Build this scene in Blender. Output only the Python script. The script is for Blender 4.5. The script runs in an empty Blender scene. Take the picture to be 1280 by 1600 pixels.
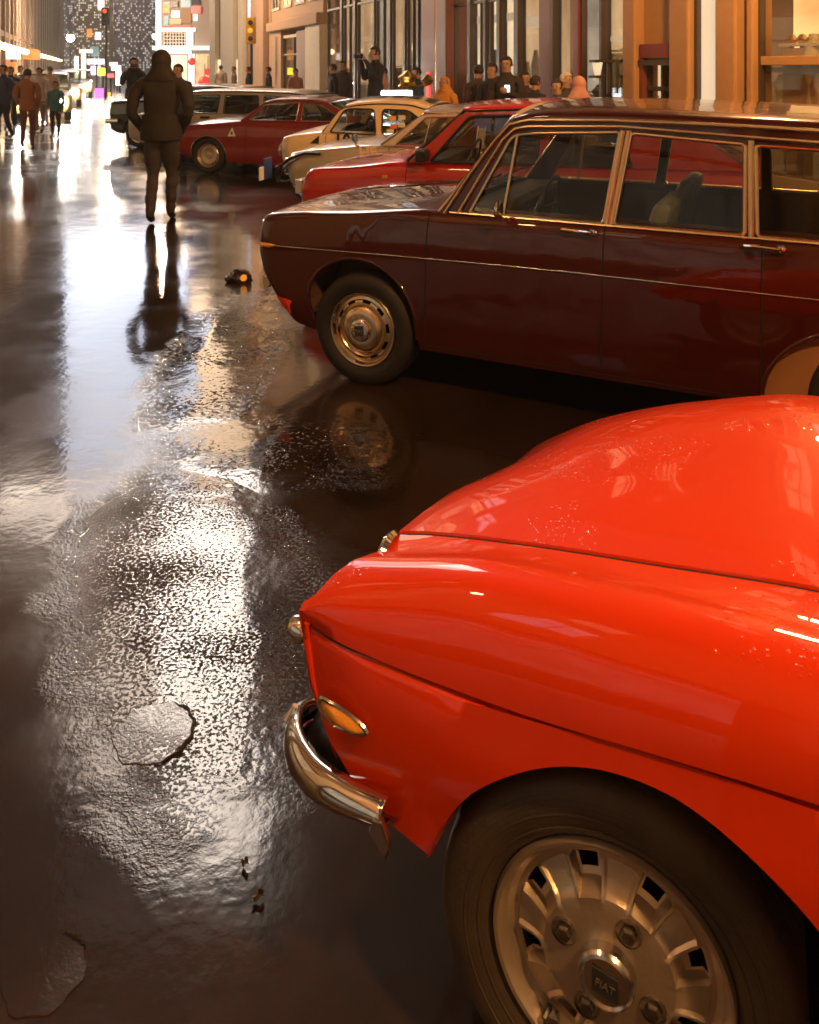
import bpy, bmesh, math, random
import numpy as np
from mathutils import Vector, Matrix
from mathutils.geometry import tessellate_polygon
random.seed(7)
R = math.radians
SC = bpy.context.scene
COL = SC.collection

# ------------------------------------------------------------------ camera
cam = bpy.data.cameras.new('camera'); camo = bpy.data.objects.new('camera', cam); COL.objects.link(camo)
camo.location = (0, 0, 1.70); camo.rotation_euler = (R(90), 0, 0)
cam.sensor_fit = 'HORIZONTAL'; cam.sensor_width = 36; cam.lens = 36
cam.shift_y = -(800 - 102) / 1280.0
cam.clip_start = 0.05; cam.clip_end = 2000
cam.dof.use_dof = True; cam.dof.focus_distance = 2.6; cam.dof.aperture_fstop = 10.0
SC.camera = camo
# ------------------------------------------------------------------ world
W = bpy.data.worlds.new('World'); SC.world = W; W.use_nodes = True
nt = W.node_tree; nt.nodes.clear()
out = nt.nodes.new('ShaderNodeOutputWorld'); sky = nt.nodes.new('ShaderNodeTexSky'); sky.sky_type = 'NISHITA'
sky.sun_disc = False; sky.sun_elevation = R(-3.0); sky.sun_rotation = R(60)
bg = nt.nodes.new('ShaderNodeBackground'); bg.inputs[1].default_value = 0.05
bg2 = nt.nodes.new('ShaderNodeBackground'); bg2.inputs[0].default_value = (0.040, 0.024, 0.017, 1); bg2.inputs[1].default_value = 1.0
ad = nt.nodes.new('ShaderNodeAddShader')
nt.links.new(sky.outputs[0], bg.inputs[0]); nt.links.new(bg.outputs[0], ad.inputs[0]); nt.links.new(bg2.outputs[0], ad.inputs[1])
nt.links.new(ad.outputs[0], out.inputs[0])
# ------------------------------------------------------------------ street lamps outside or above the frame, plus unseen fill lights
def lamp(loc, power, col, rad=0.16):
    l = bpy.data.lights.new('street_or_fill_light', 'POINT'); l.energy = power; l.color = col; l.shadow_soft_size = rad
    o = bpy.data.objects.new('street_or_fill_light', l); o.location = loc; COL.objects.link(o); return o
WARM = (1.0, 0.50, 0.17)
lamp((2.3, -1.2, 5.2), 1180, WARM, 0.18)
lamp((-3.4, 1.0, 6.0), 170, (1.0, 0.56, 0.26), 0.2)  # fill light, stands for no lamp of the street
lamp((3.0, 6.6, 4.8), 900, WARM, 0.2)
lamp((1.6, 16.0, 5.0), 1300, (1, .60, .30), 0.2)
lamp((-9.0, 30.0, 6.5), 2600, (1, .66, .40), 0.25)  # unseen light added to brighten the left fronts
lamp((-22.0, 60.0, 7.0), 6000, (1, .70, .46), 0.3)  # second added light for the left buildings, farther along
# ------------------------------------------------------------------ exposure
SC.view_settings.view_transform = 'Standard'; SC.view_settings.look = 'None'
SC.view_settings.exposure = 0.0; SC.view_settings.gamma = 1.0; SC.view_settings.use_curve_mapping = False
SC.cycles.use_denoising = True; SC.cycles.max_bounces = 8; SC.cycles.transparent_max_bounces = 16
SC.cycles.sample_clamp_indirect = 6.0; SC.cycles.caustics_refractive = False

# ================================================================== helpers
MATS = {}
def nodes(m):
    m.use_nodes = True; n = m.node_tree; return n, n.nodes.get('Principled BSDF')
def mat(name, col, rough=.5, metal=0, coat=0, emis=None, es=0, spec=.5, vary=.15, scale=6, bump=0, bscale=80, alpha=None, ior=None):
    if name in MATS: return MATS[name]
    m = bpy.data.materials.new(name); n, p = nodes(m)
    c = (*col, 1)
    tc = n.nodes.new('ShaderNodeTexCoord'); nz = n.nodes.new('ShaderNodeTexNoise'); nz.inputs['Scale'].default_value = scale; nz.inputs['Detail'].default_value = 5
    n.links.new(tc.outputs['Object'], nz.inputs['Vector'])
    mx = n.nodes.new('ShaderNodeMix'); mx.data_type = 'RGBA'
    mx.inputs[6].default_value = tuple(x * (1 - vary) for x in col) + (1,); mx.inputs[7].default_value = tuple(min(1, x * (1 + vary)) for x in col) + (1,)
    n.links.new(nz.outputs[0], mx.inputs[0]); n.links.new(mx.outputs[2], p.inputs['Base Color'])
    p.inputs['Roughness'].default_value = rough; p.inputs['Metallic'].default_value = metal
    p.inputs['Specular IOR Level'].default_value = spec
    p.inputs['Coat Weight'].default_value = coat; p.inputs['Coat Roughness'].default_value = .03
    if rough > .12 and metal < .5:
        mr = n.nodes.new('ShaderNodeMapRange'); mr.inputs[3].default_value = rough * .75; mr.inputs[4].default_value = min(1, rough * 1.25)
        n.links.new(nz.outputs[0], mr.inputs[0]); n.links.new(mr.outputs[0], p.inputs['Roughness'])
    if emis: p.inputs['Emission Color'].default_value = (*emis, 1); p.inputs['Emission Strength'].default_value = es
    if bump:
        n2 = n.nodes.new('ShaderNodeTexNoise'); n2.inputs['Scale'].default_value = bscale; n2.inputs['Detail'].default_value = 6
        n.links.new(tc.outputs['Object'], n2.inputs['Vector'])
        b = n.nodes.new('ShaderNodeBump'); b.inputs['Strength'].default_value = bump; b.inputs['Distance'].default_value = .01
        n.links.new(n2.outputs[0], b.inputs['Height']); n.links.new(b.outputs[0], p.inputs['Normal'])
    MATS[name] = m; return m
def paint(name, col, rough=.28, coat=1.0, metal=0.0, flake=0.0, spec=.25):
    """car paint: pigment under clear coat, faint orange peel, rain droplets"""
    if name in MATS: return MATS[name]
    m = bpy.data.materials.new(name); n, p = nodes(m); L = n.links
    p.inputs['Roughness'].default_value = rough; p.inputs['Metallic'].default_value = metal
    p.inputs['Coat Weight'].default_value = coat; p.inputs['Coat Roughness'].default_value = .025; p.inputs['Coat IOR'].default_value = 1.55
    p.inputs['Specular IOR Level'].default_value = spec
    tc = n.nodes.new('ShaderNodeTexCoord')
    nz = n.nodes.new('ShaderNodeTexNoise'); nz.inputs['Scale'].default_value = 2.5; nz.inputs['Detail'].default_value = 6; L.new(tc.outputs['Object'], nz.inputs['Vector'])
    mx = n.nodes.new('ShaderNodeMix'); mx.data_type = 'RGBA'
    mx.inputs[6].default_value = tuple(x * .93 for x in col) + (1,); mx.inputs[7].default_value = tuple(min(1, x * 1.05) for x in col) + (1,)
    L.new(nz.outputs[0], mx.inputs[0]); L.new(mx.outputs[2], p.inputs['Base Color'])
    pe = n.nodes.new('ShaderNodeTexNoise'); pe.inputs['Scale'].default_value = 7; pe.inputs['Detail'].default_value = 1; L.new(tc.outputs['Object'], pe.inputs['Vector'])
    vo = n.nodes.new('ShaderNodeTexVoronoi'); vo.inputs['Scale'].default_value = 95; L.new(tc.outputs['Object'], vo.inputs['Vector'])
    dr = n.nodes.new('ShaderNodeMapRange'); dr.inputs[1].default_value = .28; dr.inputs[2].default_value = .10; dr.inputs[3].default_value = 0; dr.inputs[4].default_value = 1; L.new(vo.outputs['Distance'], dr.inputs[0])
    pm = n.nodes.new('ShaderNodeTexNoise'); pm.inputs['Scale'].default_value = 3.2; pm.inputs['Detail'].default_value = 3; L.new(tc.outputs['Object'], pm.inputs['Vector'])
    pr = n.nodes.new('ShaderNodeMapRange'); pr.inputs[1].default_value = .53; pr.inputs[2].default_value = .60; L.new(pm.outputs[0], pr.inputs[0])
    mu = n.nodes.new('ShaderNodeMath'); mu.operation = 'MULTIPLY'; L.new(dr.outputs[0], mu.inputs[0])
    gg = n.nodes.new('ShaderNodeNewGeometry'); sz = n.nodes.new('ShaderNodeSeparateXYZ'); L.new(gg.outputs['True Normal'], sz.inputs[0]); az = n.nodes.new('ShaderNodeMath'); az.operation = 'ABSOLUTE'; L.new(sz.outputs[2], az.inputs[0])
    zr = n.nodes.new('ShaderNodeMapRange'); zr.inputs[1].default_value = .62; zr.inputs[2].default_value = .8; L.new(az.outputs[0], zr.inputs[0]); mz = n.nodes.new('ShaderNodeMath'); mz.operation = 'MULTIPLY'
    L.new(pr.outputs[0], mz.inputs[0]); L.new(zr.outputs[0], mz.inputs[1]); L.new(mz.outputs[0], mu.inputs[1])
    b = n.nodes.new('ShaderNodeBump'); b.inputs['Strength'].default_value = .10; b.inputs['Distance'].default_value = .02; L.new(pe.outputs[0], b.inputs['Height'])
    b2 = n.nodes.new('ShaderNodeBump'); b2.inputs['Strength'].default_value = .55; b2.inputs['Distance'].default_value = .003; L.new(mu.outputs[0], b2.inputs['Height']); L.new(b.outputs[0], b2.inputs['Normal'])
    L.new(b2.outputs[0], p.inputs['Coat Normal']); L.new(b2.outputs[0], p.inputs['Normal'])
    MATS[name] = m; return m
def glass(name, tint=(.75, .8, .78), refl=1.0, ior=1.5):
    if name in MATS: return MATS[name]
    m = bpy.data.materials.new(name); m.use_nodes = True; n = m.node_tree; n.nodes.clear()
    o = n.nodes.new('ShaderNodeOutputMaterial'); t = n.nodes.new('ShaderNodeBsdfTransparent'); g = n.nodes.new('ShaderNodeBsdfGlossy')
    t.inputs[0].default_value = (*tint, 1); g.inputs['Roughness'].default_value = .02; g.inputs[0].default_value = (refl, refl, refl, 1)
    f = n.nodes.new('ShaderNodeFresnel'); mx = n.nodes.new('ShaderNodeMixShader')
    ge = n.nodes.new('ShaderNodeNewGeometry'); mr = n.nodes.new('ShaderNodeMapRange'); mr.inputs[3].default_value = ior; mr.inputs[4].default_value = 1 / ior
    n.links.new(ge.outputs['Backfacing'], mr.inputs[0]); n.links.new(mr.outputs[0], f.inputs[0])
    n.links.new(f.outputs[0], mx.inputs[0]); n.links.new(t.outputs[0], mx.inputs[1]); n.links.new(g.outputs[0], mx.inputs[2]); n.links.new(mx.outputs[0], o.inputs[0])
    MATS[name] = m; return m
def glow(name, col, s, col2=None, scale=(1, 1, 1), contrast=.5, tex='noise'):
    """something that gives off light: lit interior, LED screen, sign"""
    if name in MATS: return MATS[name]
    m = bpy.data.materials.new(name); n, p = nodes(m); L = n.links
    p.inputs['Base Color'].default_value = (*[c * .3 for c in col], 1); p.inputs['Roughness'].default_value = .4
    tc = n.nodes.new('ShaderNodeTexCoord'); mp = n.nodes.new('ShaderNodeMapping'); mp.inputs['Scale'].default_value = scale
    L.new(tc.outputs['Object'], mp.inputs[0])
    nz = n.nodes.new('ShaderNodeTexNoise'); nz.inputs['Scale'].default_value = 1; nz.inputs['Detail'].default_value = 3
    L.new(mp.outputs[0], nz.inputs['Vector'])
    mr = n.nodes.new('ShaderNodeMapRange'); mr.inputs[1].default_value = .5 - contrast * .4; mr.inputs[2].default_value = .5 + contrast * .4
    L.new(nz.outputs[0], mr.inputs[0])
    mx = n.nodes.new('ShaderNodeMix'); mx.data_type = 'RGBA'; mx.inputs[6].default_value = (*(col2 or [c * .4 for c in col]), 1); mx.inputs[7].default_value = (*col, 1)
    L.new(mr.outputs[0], mx.inputs[0]); L.new(mx.outputs[2], p.inputs['Emission Color']); p.inputs['Emission Strength'].default_value = s
    MATS[name] = m; return m

def tag(o, label=None, cat=None, group=None, kind=None):
    if label: o['label'] = label
    if cat: o['category'] = cat
    if group: o['group'] = group
    if kind: o['kind'] = kind
    return o
def empty(name, loc=(0, 0, 0), rz=0, label=None, cat=None, group=None):
    o = bpy.data.objects.new(name, None); COL.objects.link(o); o.location = loc; o.rotation_euler = (0, 0, rz); o.empty_display_size = .1
    return tag(o, label, cat, group)
def link(name, me, m=None, parent=None):
    o = bpy.data.objects.new(name, me); COL.objects.link(o)
    if m is not None:
        me.materials.clear()
        for k in (m if isinstance(m, (list, tuple)) else [m]): me.materials.append(k)
    if parent: o.parent = parent
    return o
class MB:
    def __init__(s): s.v = []; s.f = []; s.mi = []
    def add(s, v, f, mi=0):
        b = len(s.v); s.v += [tuple(x) for x in v]; s.f += [tuple(b + i for i in q) for q in f]; s.mi += [mi] * len(f); return s
    def box(s, x0, x1, y0, y1, z0, z1, mi=0):
        if x0 > x1: x0, x1 = x1, x0
        if y0 > y1: y0, y1 = y1, y0
        return s.add([(x0, y0, z0), (x1, y0, z0), (x1, y1, z0), (x0, y1, z0), (x0, y0, z1), (x1, y0, z1), (x1, y1, z1), (x0, y1, z1)],
                     [(3, 2, 1, 0), (4, 5, 6, 7), (0, 1, 5, 4), (1, 2, 6, 5), (2, 3, 7, 6), (3, 0, 4, 7)], mi)
    def tube(s, pts, r, n=8, mi=0, flat=1.0, caps=True, up=(0, 0, 1)):
        """swept round (or flattened) bar along pts; r number or list"""
        P = [Vector(p) for p in pts]; N = len(P); v = []; f = []
        for i, p in enumerate(P):
            d = (P[min(i + 1, N - 1)] - P[max(i - 1, 0)]).normalized()
            U = Vector(up); a = d.cross(U)
            if a.length < 1e-3: a = d.cross(Vector((1, 0, 0)))
            a.normalize(); b = a.cross(d).normalized(); rr = r[i] if isinstance(r, (list, tuple)) else r
            for k in range(n):
                t = 2 * math.pi * k / n; v.append(p + a * math.cos(t) * rr * flat + b * math.sin(t) * rr)
        for i in range(N - 1):
            for k in range(n): f.append((i * n + k, i * n + (k + 1) % n, (i + 1) * n + (k + 1) % n, (i + 1) * n + k))
        if caps: f.append(tuple(range(n - 1, -1, -1))); f.append(tuple((N - 1) * n + k for k in range(n)))
        return s.add(v, f, mi)
    def lathe(s, prof, n=32, axis='y', c=(0, 0, 0), mi=0, closed=False):
        """prof: (radius, along-axis)"""
        v = []; f = []; m = len(prof)
        for k in range(n):
            t = 2 * math.pi * k / n
            for (r, a) in prof:
                x, z = r * math.cos(t), r * math.sin(t)
                v.append((c[0] + x, c[1] + a, c[2] + z) if axis == 'y' else (c[0] + x, c[1] + z, c[2] + a) if axis == 'z' else (c[0] + a, c[1] + x, c[2] + z))
        for k in range(n):
            for i in range(m - 1 + (1 if closed else 0)):
                i2 = (i + 1) % m; k2 = (k + 1) % n; q = (k * m + i, k * m + i2, k2 * m + i2, k2 * m + i)
                f.append(q if axis != 'z' else q[::-1])
        return s.add(v, f, mi)
    def poly(s, pts, thick, nrm, mi=0):
        """flat polygon extruded by thick along nrm"""
        n = len(pts); N = Vector(nrm) * thick; a = [Vector(p) for p in pts]; b = [p + N for p in a]
        return s.add(a + b, [tuple(range(n)), tuple(range(2 * n - 1, n - 1, -1))] + [(i, i + n, (i + 1) % n + n, (i + 1) % n) for i in range(n)], mi)
    def build(s, name, m, parent=None, smooth=False, bevel=0, sharp=35, sub=0):
        me = bpy.data.meshes.new(name); me.from_pydata(s.v, [], s.f); me.update()
        bm = bmesh.new(); bm.from_mesh(me); bmesh.ops.remove_doubles(bm, verts=bm.verts, dist=1e-5); bmesh.ops.recalc_face_normals(bm, faces=bm.faces) ; bm.to_mesh(me); bm.free()
        if len(me.polygons) == len(s.mi):
            for p, k in zip(me.polygons, s.mi): p.material_index = k
        if smooth:
            me.polygons.foreach_set('use_smooth', [True] * len(me.polygons))
            me.set_sharp_from_angle(angle=R(sharp))
        o = link(name, me, m, parent)
        if bevel: b = o.modifiers.new('b', 'BEVEL'); b.width = bevel; b.segments = 2; b.limit_method = 'ANGLE'
        if sub: b = o.modifiers.new('s', 'SUBSURF'); b.levels = b.render_levels = sub
        return o
def pchip(tab):
    """monotone cubic through (x,y) table -> function"""
    x = np.array([t[0] for t in tab], float); y = np.array([t[1] for t in tab], float)
    if len(x) == 1: return lambda q: float(y[0])
    h = np.diff(x); d = np.diff(y) / h; m = np.zeros(len(x)); m[0] = d[0]; m[-1] = d[-1]
    for i in range(1, len(x) - 1):
        m[i] = 0 if d[i - 1] * d[i] <= 0 else 2 * d[i - 1] * d[i] / (d[i - 1] + d[i])
    def f(q):
        if q <= x[0]: return float(y[0])
        if q >= x[-1]: return float(y[-1])
        i = int(np.searchsorted(x, q) - 1); t = (q - x[i]) / h[i]
        return float(y[i] * (2 * t**3 - 3 * t**2 + 1) + h[i] * m[i] * (t**3 - 2 * t**2 + t) + y[i + 1] * (-2 * t**3 + 3 * t**2) + h[i] * m[i + 1] * (t**3 - t**2))
    return f
def text_mesh(txt, size, m, parent, mtx, name='lettering', depth=.003, bold=0, squash=1.0):
    c = bpy.data.curves.new(name, 'FONT'); c.body = txt; c.size = size; c.extrude = depth; c.align_x = 'CENTER'; c.align_y = 'CENTER'; c.offset = bold
    o = bpy.data.objects.new(name, c); COL.objects.link(o)
    dg = bpy.context.evaluated_depsgraph_get(); me = bpy.data.meshes.new_from_object(o.evaluated_get(dg)); bpy.data.objects.remove(o)
    o = link(name, me, m, parent); o.matrix_local = mtx @ Matrix.Diagonal((squash, 1, 1, 1)); return o
def frame_mtx(o, xa, ya):
    xa = Vector(xa).normalized(); ya = Vector(ya); za = xa.cross(ya).normalized(); ya = za.cross(xa)
    M = Matrix((xa, ya, za)).transposed().to_4x4(); M.translation = Vector(o); return M

# ------------------------------------------------------------------ materials
CHROME = mat('chrome', (.82, .80, .78), .07, 1, vary=.03, bump=.02, bscale=9)
CHROME_DULL = mat('dull_chrome', (.62, .59, .55), .22, 1, vary=.08)
RUBBER = mat('tyre_rubber', (.012, .010, .009), .6, 0, vary=.3, scale=20, bump=.35, bscale=160)
BLACK = mat('black_trim', (.012, .011, .011), .35)
DARK = mat('dark_cavity', (.006, .005, .005), .8)
SEAM = mat('panel_gap', (.004, .003, .003), .9)
VINYL = mat('black_vinyl', (.03, .026, .022), .45, bump=.2)
GREYV = mat('grey_green_cloth', (.16, .165, .13), .6, bump=.2)
CARGLASS = glass('car_glass', (.72, .75, .70), 1.0)
SHOPGLASS = glass('shop_glass', (.80, .80, .78), .9)
AMBER = mat('amber_lens', (.75, .30, .02), .12, 0, coat=1, vary=.2, bump=.3, bscale=150)
REDLENS = mat('red_lens', (.80, .05, .02), .2, 0, coat=1)
LAMPGLASS = mat('headlamp_glass', (.7, .7, .72), .06, .6, coat=1, bump=.2, bscale=60)
RIM_ALLOY = mat('cast_alloy', (.60, .50, .38), .36, .8, vary=.12, scale=14, bump=.08, bscale=120)
RIM_STEEL = mat('steel_rim', (.74, .60, .42), .24, 1, vary=.1)
BOLT = mat('wheel_bolt', (.18, .15, .12), .35, .9)
EMBLEM = mat('emblem_dark', (.03, .03, .035), .3)
EMBLEM_L = mat('emblem_light', (.30, .27, .22), .35, .6)

# ================================================================== ground
DIR_S = Vector((-.373, .928, 0)); DIR_P = Vector((.928, .373, 0)); ROT_S = math.atan2(.928, -.373)
def SP(t, p, z=0): v = DIR_S * t + DIR_P * p; return (v.x, v.y, z)
def asphalt(patch=None):
    m = bpy.data.materials.new('wet_asphalt' if patch is None else 'wet_patch'); n, p = nodes(m); L = n.links
    def N(t, **k):
        a = n.nodes.new(t)
        for q, v in k.items(): setattr(a, q, v)
        return a
    def noise(scale, det=4, vec=None, rough=.5):
        a = N('ShaderNodeTexNoise'); a.inputs['Scale'].default_value = scale; a.inputs['Detail'].default_value = det; a.inputs['Roughness'].default_value = rough
        L.new(vec or tc.outputs['Object'], a.inputs['Vector']); return a.outputs[0]
    def rng(x, a, b, c=0., d=1., smooth=True):
        q = N('ShaderNodeMapRange'); q.interpolation_type = 'SMOOTHSTEP' if smooth else 'LINEAR'
        for i, v in enumerate((a, b, c, d)): q.inputs[i + 1].default_value = v
        L.new(x, q.inputs[0]); return q.outputs[0]
    def M(op, a, b=None):
        q = N('ShaderNodeMath', operation=op)
        for i, v in enumerate((a, b)):
            if v is None: continue
            if isinstance(v, (int, float)): q.inputs[i].default_value = v
            else: L.new(v, q.inputs[i])
        return q.outputs[0]
    tc = N('ShaderNodeTexCoord'); sep = N('ShaderNodeSeparateXYZ'); L.new(tc.outputs['Object'], sep.inputs[0]); X, Y = sep.outputs[0], sep.outputs[1]
    big = noise(.9, 4); mid = noise(3.0, 6)
    def blob(cx, cy, rx, ry, sh=0.0):
        a = M('MULTIPLY', M('SUBTRACT', M('ADD', X, M('MULTIPLY', M('SUBTRACT', Y, cy), sh)), cx), 1 / rx); b = M('MULTIPLY', M('SUBTRACT', Y, cy), 1 / ry)
        d = M('SQRT', M('ADD', M('MULTIPLY', a, a), M('MULTIPLY', b, b)))
        return rng(M('ADD', d, M('MULTIPLY', M('SUBTRACT', mid, .5), 1.3)), 1.45, .45)
    coarse = M('MAXIMUM', blob(-.73, 2.70, .35, .70, .30), M('MAXIMUM', blob(-1.10, 4.9, .28, 1.1), M('MULTIPLY', blob(-.55, 3.6, .5, .3), .6)))
    if patch is not None: coarse = rng(mid, .35, .6, patch * .3, patch)
    far = rng(Y, 6, 14)
    # ground-in colour: dark tar, patches, fine chips of stone
    tar = N('ShaderNodeMix', data_type='RGBA'); tar.inputs[6].default_value = (.017, .009, .005, 1); tar.inputs[7].default_value = (.045, .024, .013, 1)
    L.new(rng(big, .35, .65), tar.inputs[0])
    chip = N('ShaderNodeTexVoronoi'); chip.inputs['Scale'].default_value = 120; L.new(tc.outputs['Object'], chip.inputs['Vector'])
    cm = N('ShaderNodeMix', data_type='RGBA', blend_type='MULTIPLY'); cm.inputs[0].default_value = .35
    L.new(tar.outputs[2], cm.inputs[6]); L.new(chip.outputs['Color'], cm.inputs[7]); L.new(cm.outputs[2], p.inputs['Base Color'])
    # roughness: standing film is smooth, raised parts a little drier
    film = rng(M('ADD', M('MULTIPLY', big, .6), M('MULTIPLY', mid, .4)), .42, .60)
    rough = M('ADD', M('MULTIPLY', film, .10), .07)
    rough = M('ADD', rough, M('MULTIPLY', far, .12))
    p.inputs['IOR'].default_value = 1.5; p.inputs['Specular IOR Level'].default_value = .62; p.inputs['Coat Weight'].default_value = .6; p.inputs['Coat IOR'].default_value = 1.45; p.inputs['Coat Roughness'].default_value = .05
    # relief
    # stones stand out of a water film: flat mirror where the film covers them, steep dark flanks where it does not
    fy = rng(Y, 2.6, 4.2); mxs = N('ShaderNodeMix', data_type='FLOAT')
    L.new(fy, mxs.inputs[0]); L.new(noise(92, 3, rough=.62), mxs.inputs[2]); L.new(noise(40, 4, rough=.65), mxs.inputs[3]); stone = mxs.outputs[0]; fine = noise(210, 3)
    level = M('ADD', rng(M('ADD', X, M('MULTIPLY', M('SUBTRACT', Y, 2.4), .26)), -1.15, -.42, .40, .55), M('MULTIPLY', M('SUBTRACT', mid, .5), .42))
    level = M('ADD', M('ADD', level, rng(Y, 3.0, 5.0, 0, .03)), rng(Y, 1.60, 2.05, -.11, 0))
    top = M('MAXIMUM', stone, level)
    dry = rng(M('SUBTRACT', stone, level), 0, .05)
    bare = M('MULTIPLY', rng(M('SUBTRACT', stone, level), .0, .012), coarse)
    L.new(M('SUBTRACT', .55, M('MULTIPLY', bare, .55)), p.inputs['Coat Weight'])
    L.new(M('SUBTRACT', .60, M('MULTIPLY', bare, .56)), p.inputs['Specular IOR Level'])
    rgh = M('ADD', M('SUBTRACT', rough, M('MULTIPLY', coarse, .02)), M('MULTIPLY', bare, .38)); L.new(rgh, p.inputs['Roughness'])
    hgt = M('MULTIPLY', M('ADD', M('MULTIPLY', top, M('ADD', M('MULTIPLY', fy, .007), .0085)), M('MULTIPLY', M('MULTIPLY', fine, dry), .0016)), coarse)
    wav = M('MULTIPLY', noise(7, 3), .0010)
    hgt = M('ADD', hgt, M('ADD', wav, M('ADD', M('MULTIPLY', noise(38, 4), .00022), M('MULTIPLY', fine, .00002))))
    b = N('ShaderNodeBump'); b.inputs['Strength'].default_value = 1; b.inputs['Distance'].default_value = 1.0
    L.new(hgt, b.inputs['Height']); L.new(b.outputs[0], p.inputs['Normal']); L.new(b.outputs[0], p.inputs['Coat Normal'])
    return m
g = MB(); g.add([(-400, -60, 0), (400, -60, 0), (400, 900, 0), (-400, 900, 0)], [(0, 1, 2, 3)])
ground = g.build('road', asphalt()); tag(ground, 'wet dark asphalt street with puddles and reflections', kind='structure')

# ================================================================== wheels
def tyre_mb(r, rr, w, n=72, tread=False):
    """r outer radius, rr rim radius, w width; axis y, outer face at y=0, inwards +y"""
    s = r - rr; p = [(rr - .004, .03), (rr + .002, .004), (rr + s * .12, -.004), (rr + s * .35, -.012), (rr + s * .55, -.013), (rr + s * .78, -.006), (rr + s * .9, .004), (rr + s * .965, .013), (r - .002, .026)]
    if tread:
        k = 5; a0, a1 = .030, w - .030; st = (a1 - a0) / k
        for i in range(k):
            p += [(r, a0 + i * st + .002), (r, a0 + (i + 1) * st - .004)]
            if i < k - 1: p += [(r - .008, a0 + (i + 1) * st - .003), (r - .008, a0 + (i + 1) * st + .001)]
    else: p += [(r, .04), (r, w - .04)]
    p += [(r - .004, w - .02), (rr + s * .9, w), (rr + s * .4, w + .012), (rr, w - .01), (rr - .01, w - .03)]
    return MB().lathe(p, n)
def wheel(parent, u, w, zc, r, rr, tw, style, side=1, steer=0, n=48, detail=True, rimmat=None):
    rim_m = rimmat or RIM_STEEL
    h = empty_part = None
    mb = MB()
    if style == 'steel':
        # rolled outer lip, well, dished face with oval slots
        A = 80; rings = [(rr, .004), (rr - .006, -.004), (rr - .014, -.002), (rr - .020, .010), (rr - .026, .020), (rr * .80, .016), (rr * .775, .009), (rr * .72, .006), (rr * .68, .014), (rr * .64, .022), (rr * .60, .004), (rr * .50, -.010), (rr * .40, -.014), (rr * .30, -.012), (rr * .26, -.018), (rr * .18, -.022), (.001, -.024)]
        v = []; f = []; m = len(rings)
        for k in range(A):
            t = 2 * math.pi * k / A
            for (q, a) in rings: v.append((q * math.cos(t), a, q * math.sin(t)))
        for k in range(A):
            hole = (k % 8) in (0, 1, 2, 3)
            for i in range(m - 1):
                if hole and i in (5, 6): continue
                k2 = (k + 1) % A; f.append((k * m + i, k * m + i + 1, k2 * m + i + 1, k2 * m + i))
        mb.add(v, f)
    elif style == 'holes':
        A = 96; rings = [(rr, .004), (rr - .008, -.004), (rr - .016, .006), (rr - .022, .028), (rr * .86, .034), (rr * .78, .030), (rr * .66, .022), (rr * .5, .03), (rr * .3, .034), (rr * .26, .016), (.001, .012)]
        v = []; f = []; m = len(rings)
        for k in range(A):
            t = 2 * math.pi * k / A
            for (q, a) in rings: v.append((q * math.cos(t), a, q * math.sin(t)))
        for k in range(A):
            for i in range(m - 1):
                if (k % 6) in (0, 1, 2) and i == 4: continue
                k2 = (k + 1) % A; f.append((k * m + i, k * m + i + 1, k2 * m + i + 1, k2 * m + i))
        mb.add(v, f)
    elif style == 'alloy':
        A = 192; rs = [rr, rr - .004, rr - .010, rr - .015, rr - .020, rr - .030, rr * .80, rr * .785, rr * .74, rr * .70, rr * .65, rr * .60, rr * .56, rr * .54, rr * .50, rr * .42, rr * .30, rr * .20, .001]
        base = {0: .004, 1: -.005, 2: -.004, 3: .004, 4: .018, 5: .026, 6: .026, 7: .022, 8: .020, 9: .018, 10: .015, 11: .011, 12: .006, 13: .000, 14: -.002, 15: -.004, 16: -.006, 17: -.006, 18: -.006}
        v = []; f = []; m = len(rs)
        for k in range(A):
            t = 2 * math.pi * k / A; ph = (k % 24)
            for i, q in enumerate(rs):
                a = base[i]
                if 7 <= i <= 12 and 4 <= ph <= 13: a += .015 if 8 <= i <= 11 else .005       # recessed pocket between the ribs
                if 7 <= i <= 12 and ph in (2, 3, 14, 15): a -= .005                           # raised rib beside each pocket
                if i == 13 and 3 <= ph <= 14: a -= .003
                v.append((q * math.cos(t), a, q * math.sin(t)))
        for k in range(A):
            for i in range(m - 1):
                ph = k % 24
                if 5 <= ph <= 11 and i in (7, 8, 9): continue
                k2 = (k + 1) % A; f.append((k * m + i, k * m + i + 1, k2 * m + i + 1, k2 * m + i))
        mb.add(v, f)
    MB.lathe(mb, [(rr - .002, .004), (rr - .012, .04), (rr - .03, .06), (rr - .03, tw * .8), (rr - .004, tw - .02)], 48)
    o = mb.build('wheel', rim_m, parent, smooth=True, sharp=28)
    o.location = (u, w, zc); o.rotation_euler = (0, 0, steer if side > 0 else math.pi)
    tyre_mb(r, rr, tw, 144 if style == 'alloy' else n, style == 'alloy').build('tyre', RUBBER_BIG if style == 'alloy' else RUBBER, o, smooth=True, sharp=40)
    MB().lathe([(rr - .02, .075), (.001, .08)], 24).build('brake_drum', DARK, o)
    if style == 'alloy':
        for q_, a_ in ((r - .030, -.0075), (r - .052, -.0125), (rr + .022, -.0085)): MB().tube([(q_ * math.cos(2 * math.pi * k / 72), a_, q_ * math.sin(2 * math.pi * k / 72)) for k in range(73)], .0017, 5, caps=False, up=(0, 1, 0)).build('sidewall_rib', RUBBER_BIG, o, smooth=True)
    if not detail: return o
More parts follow.
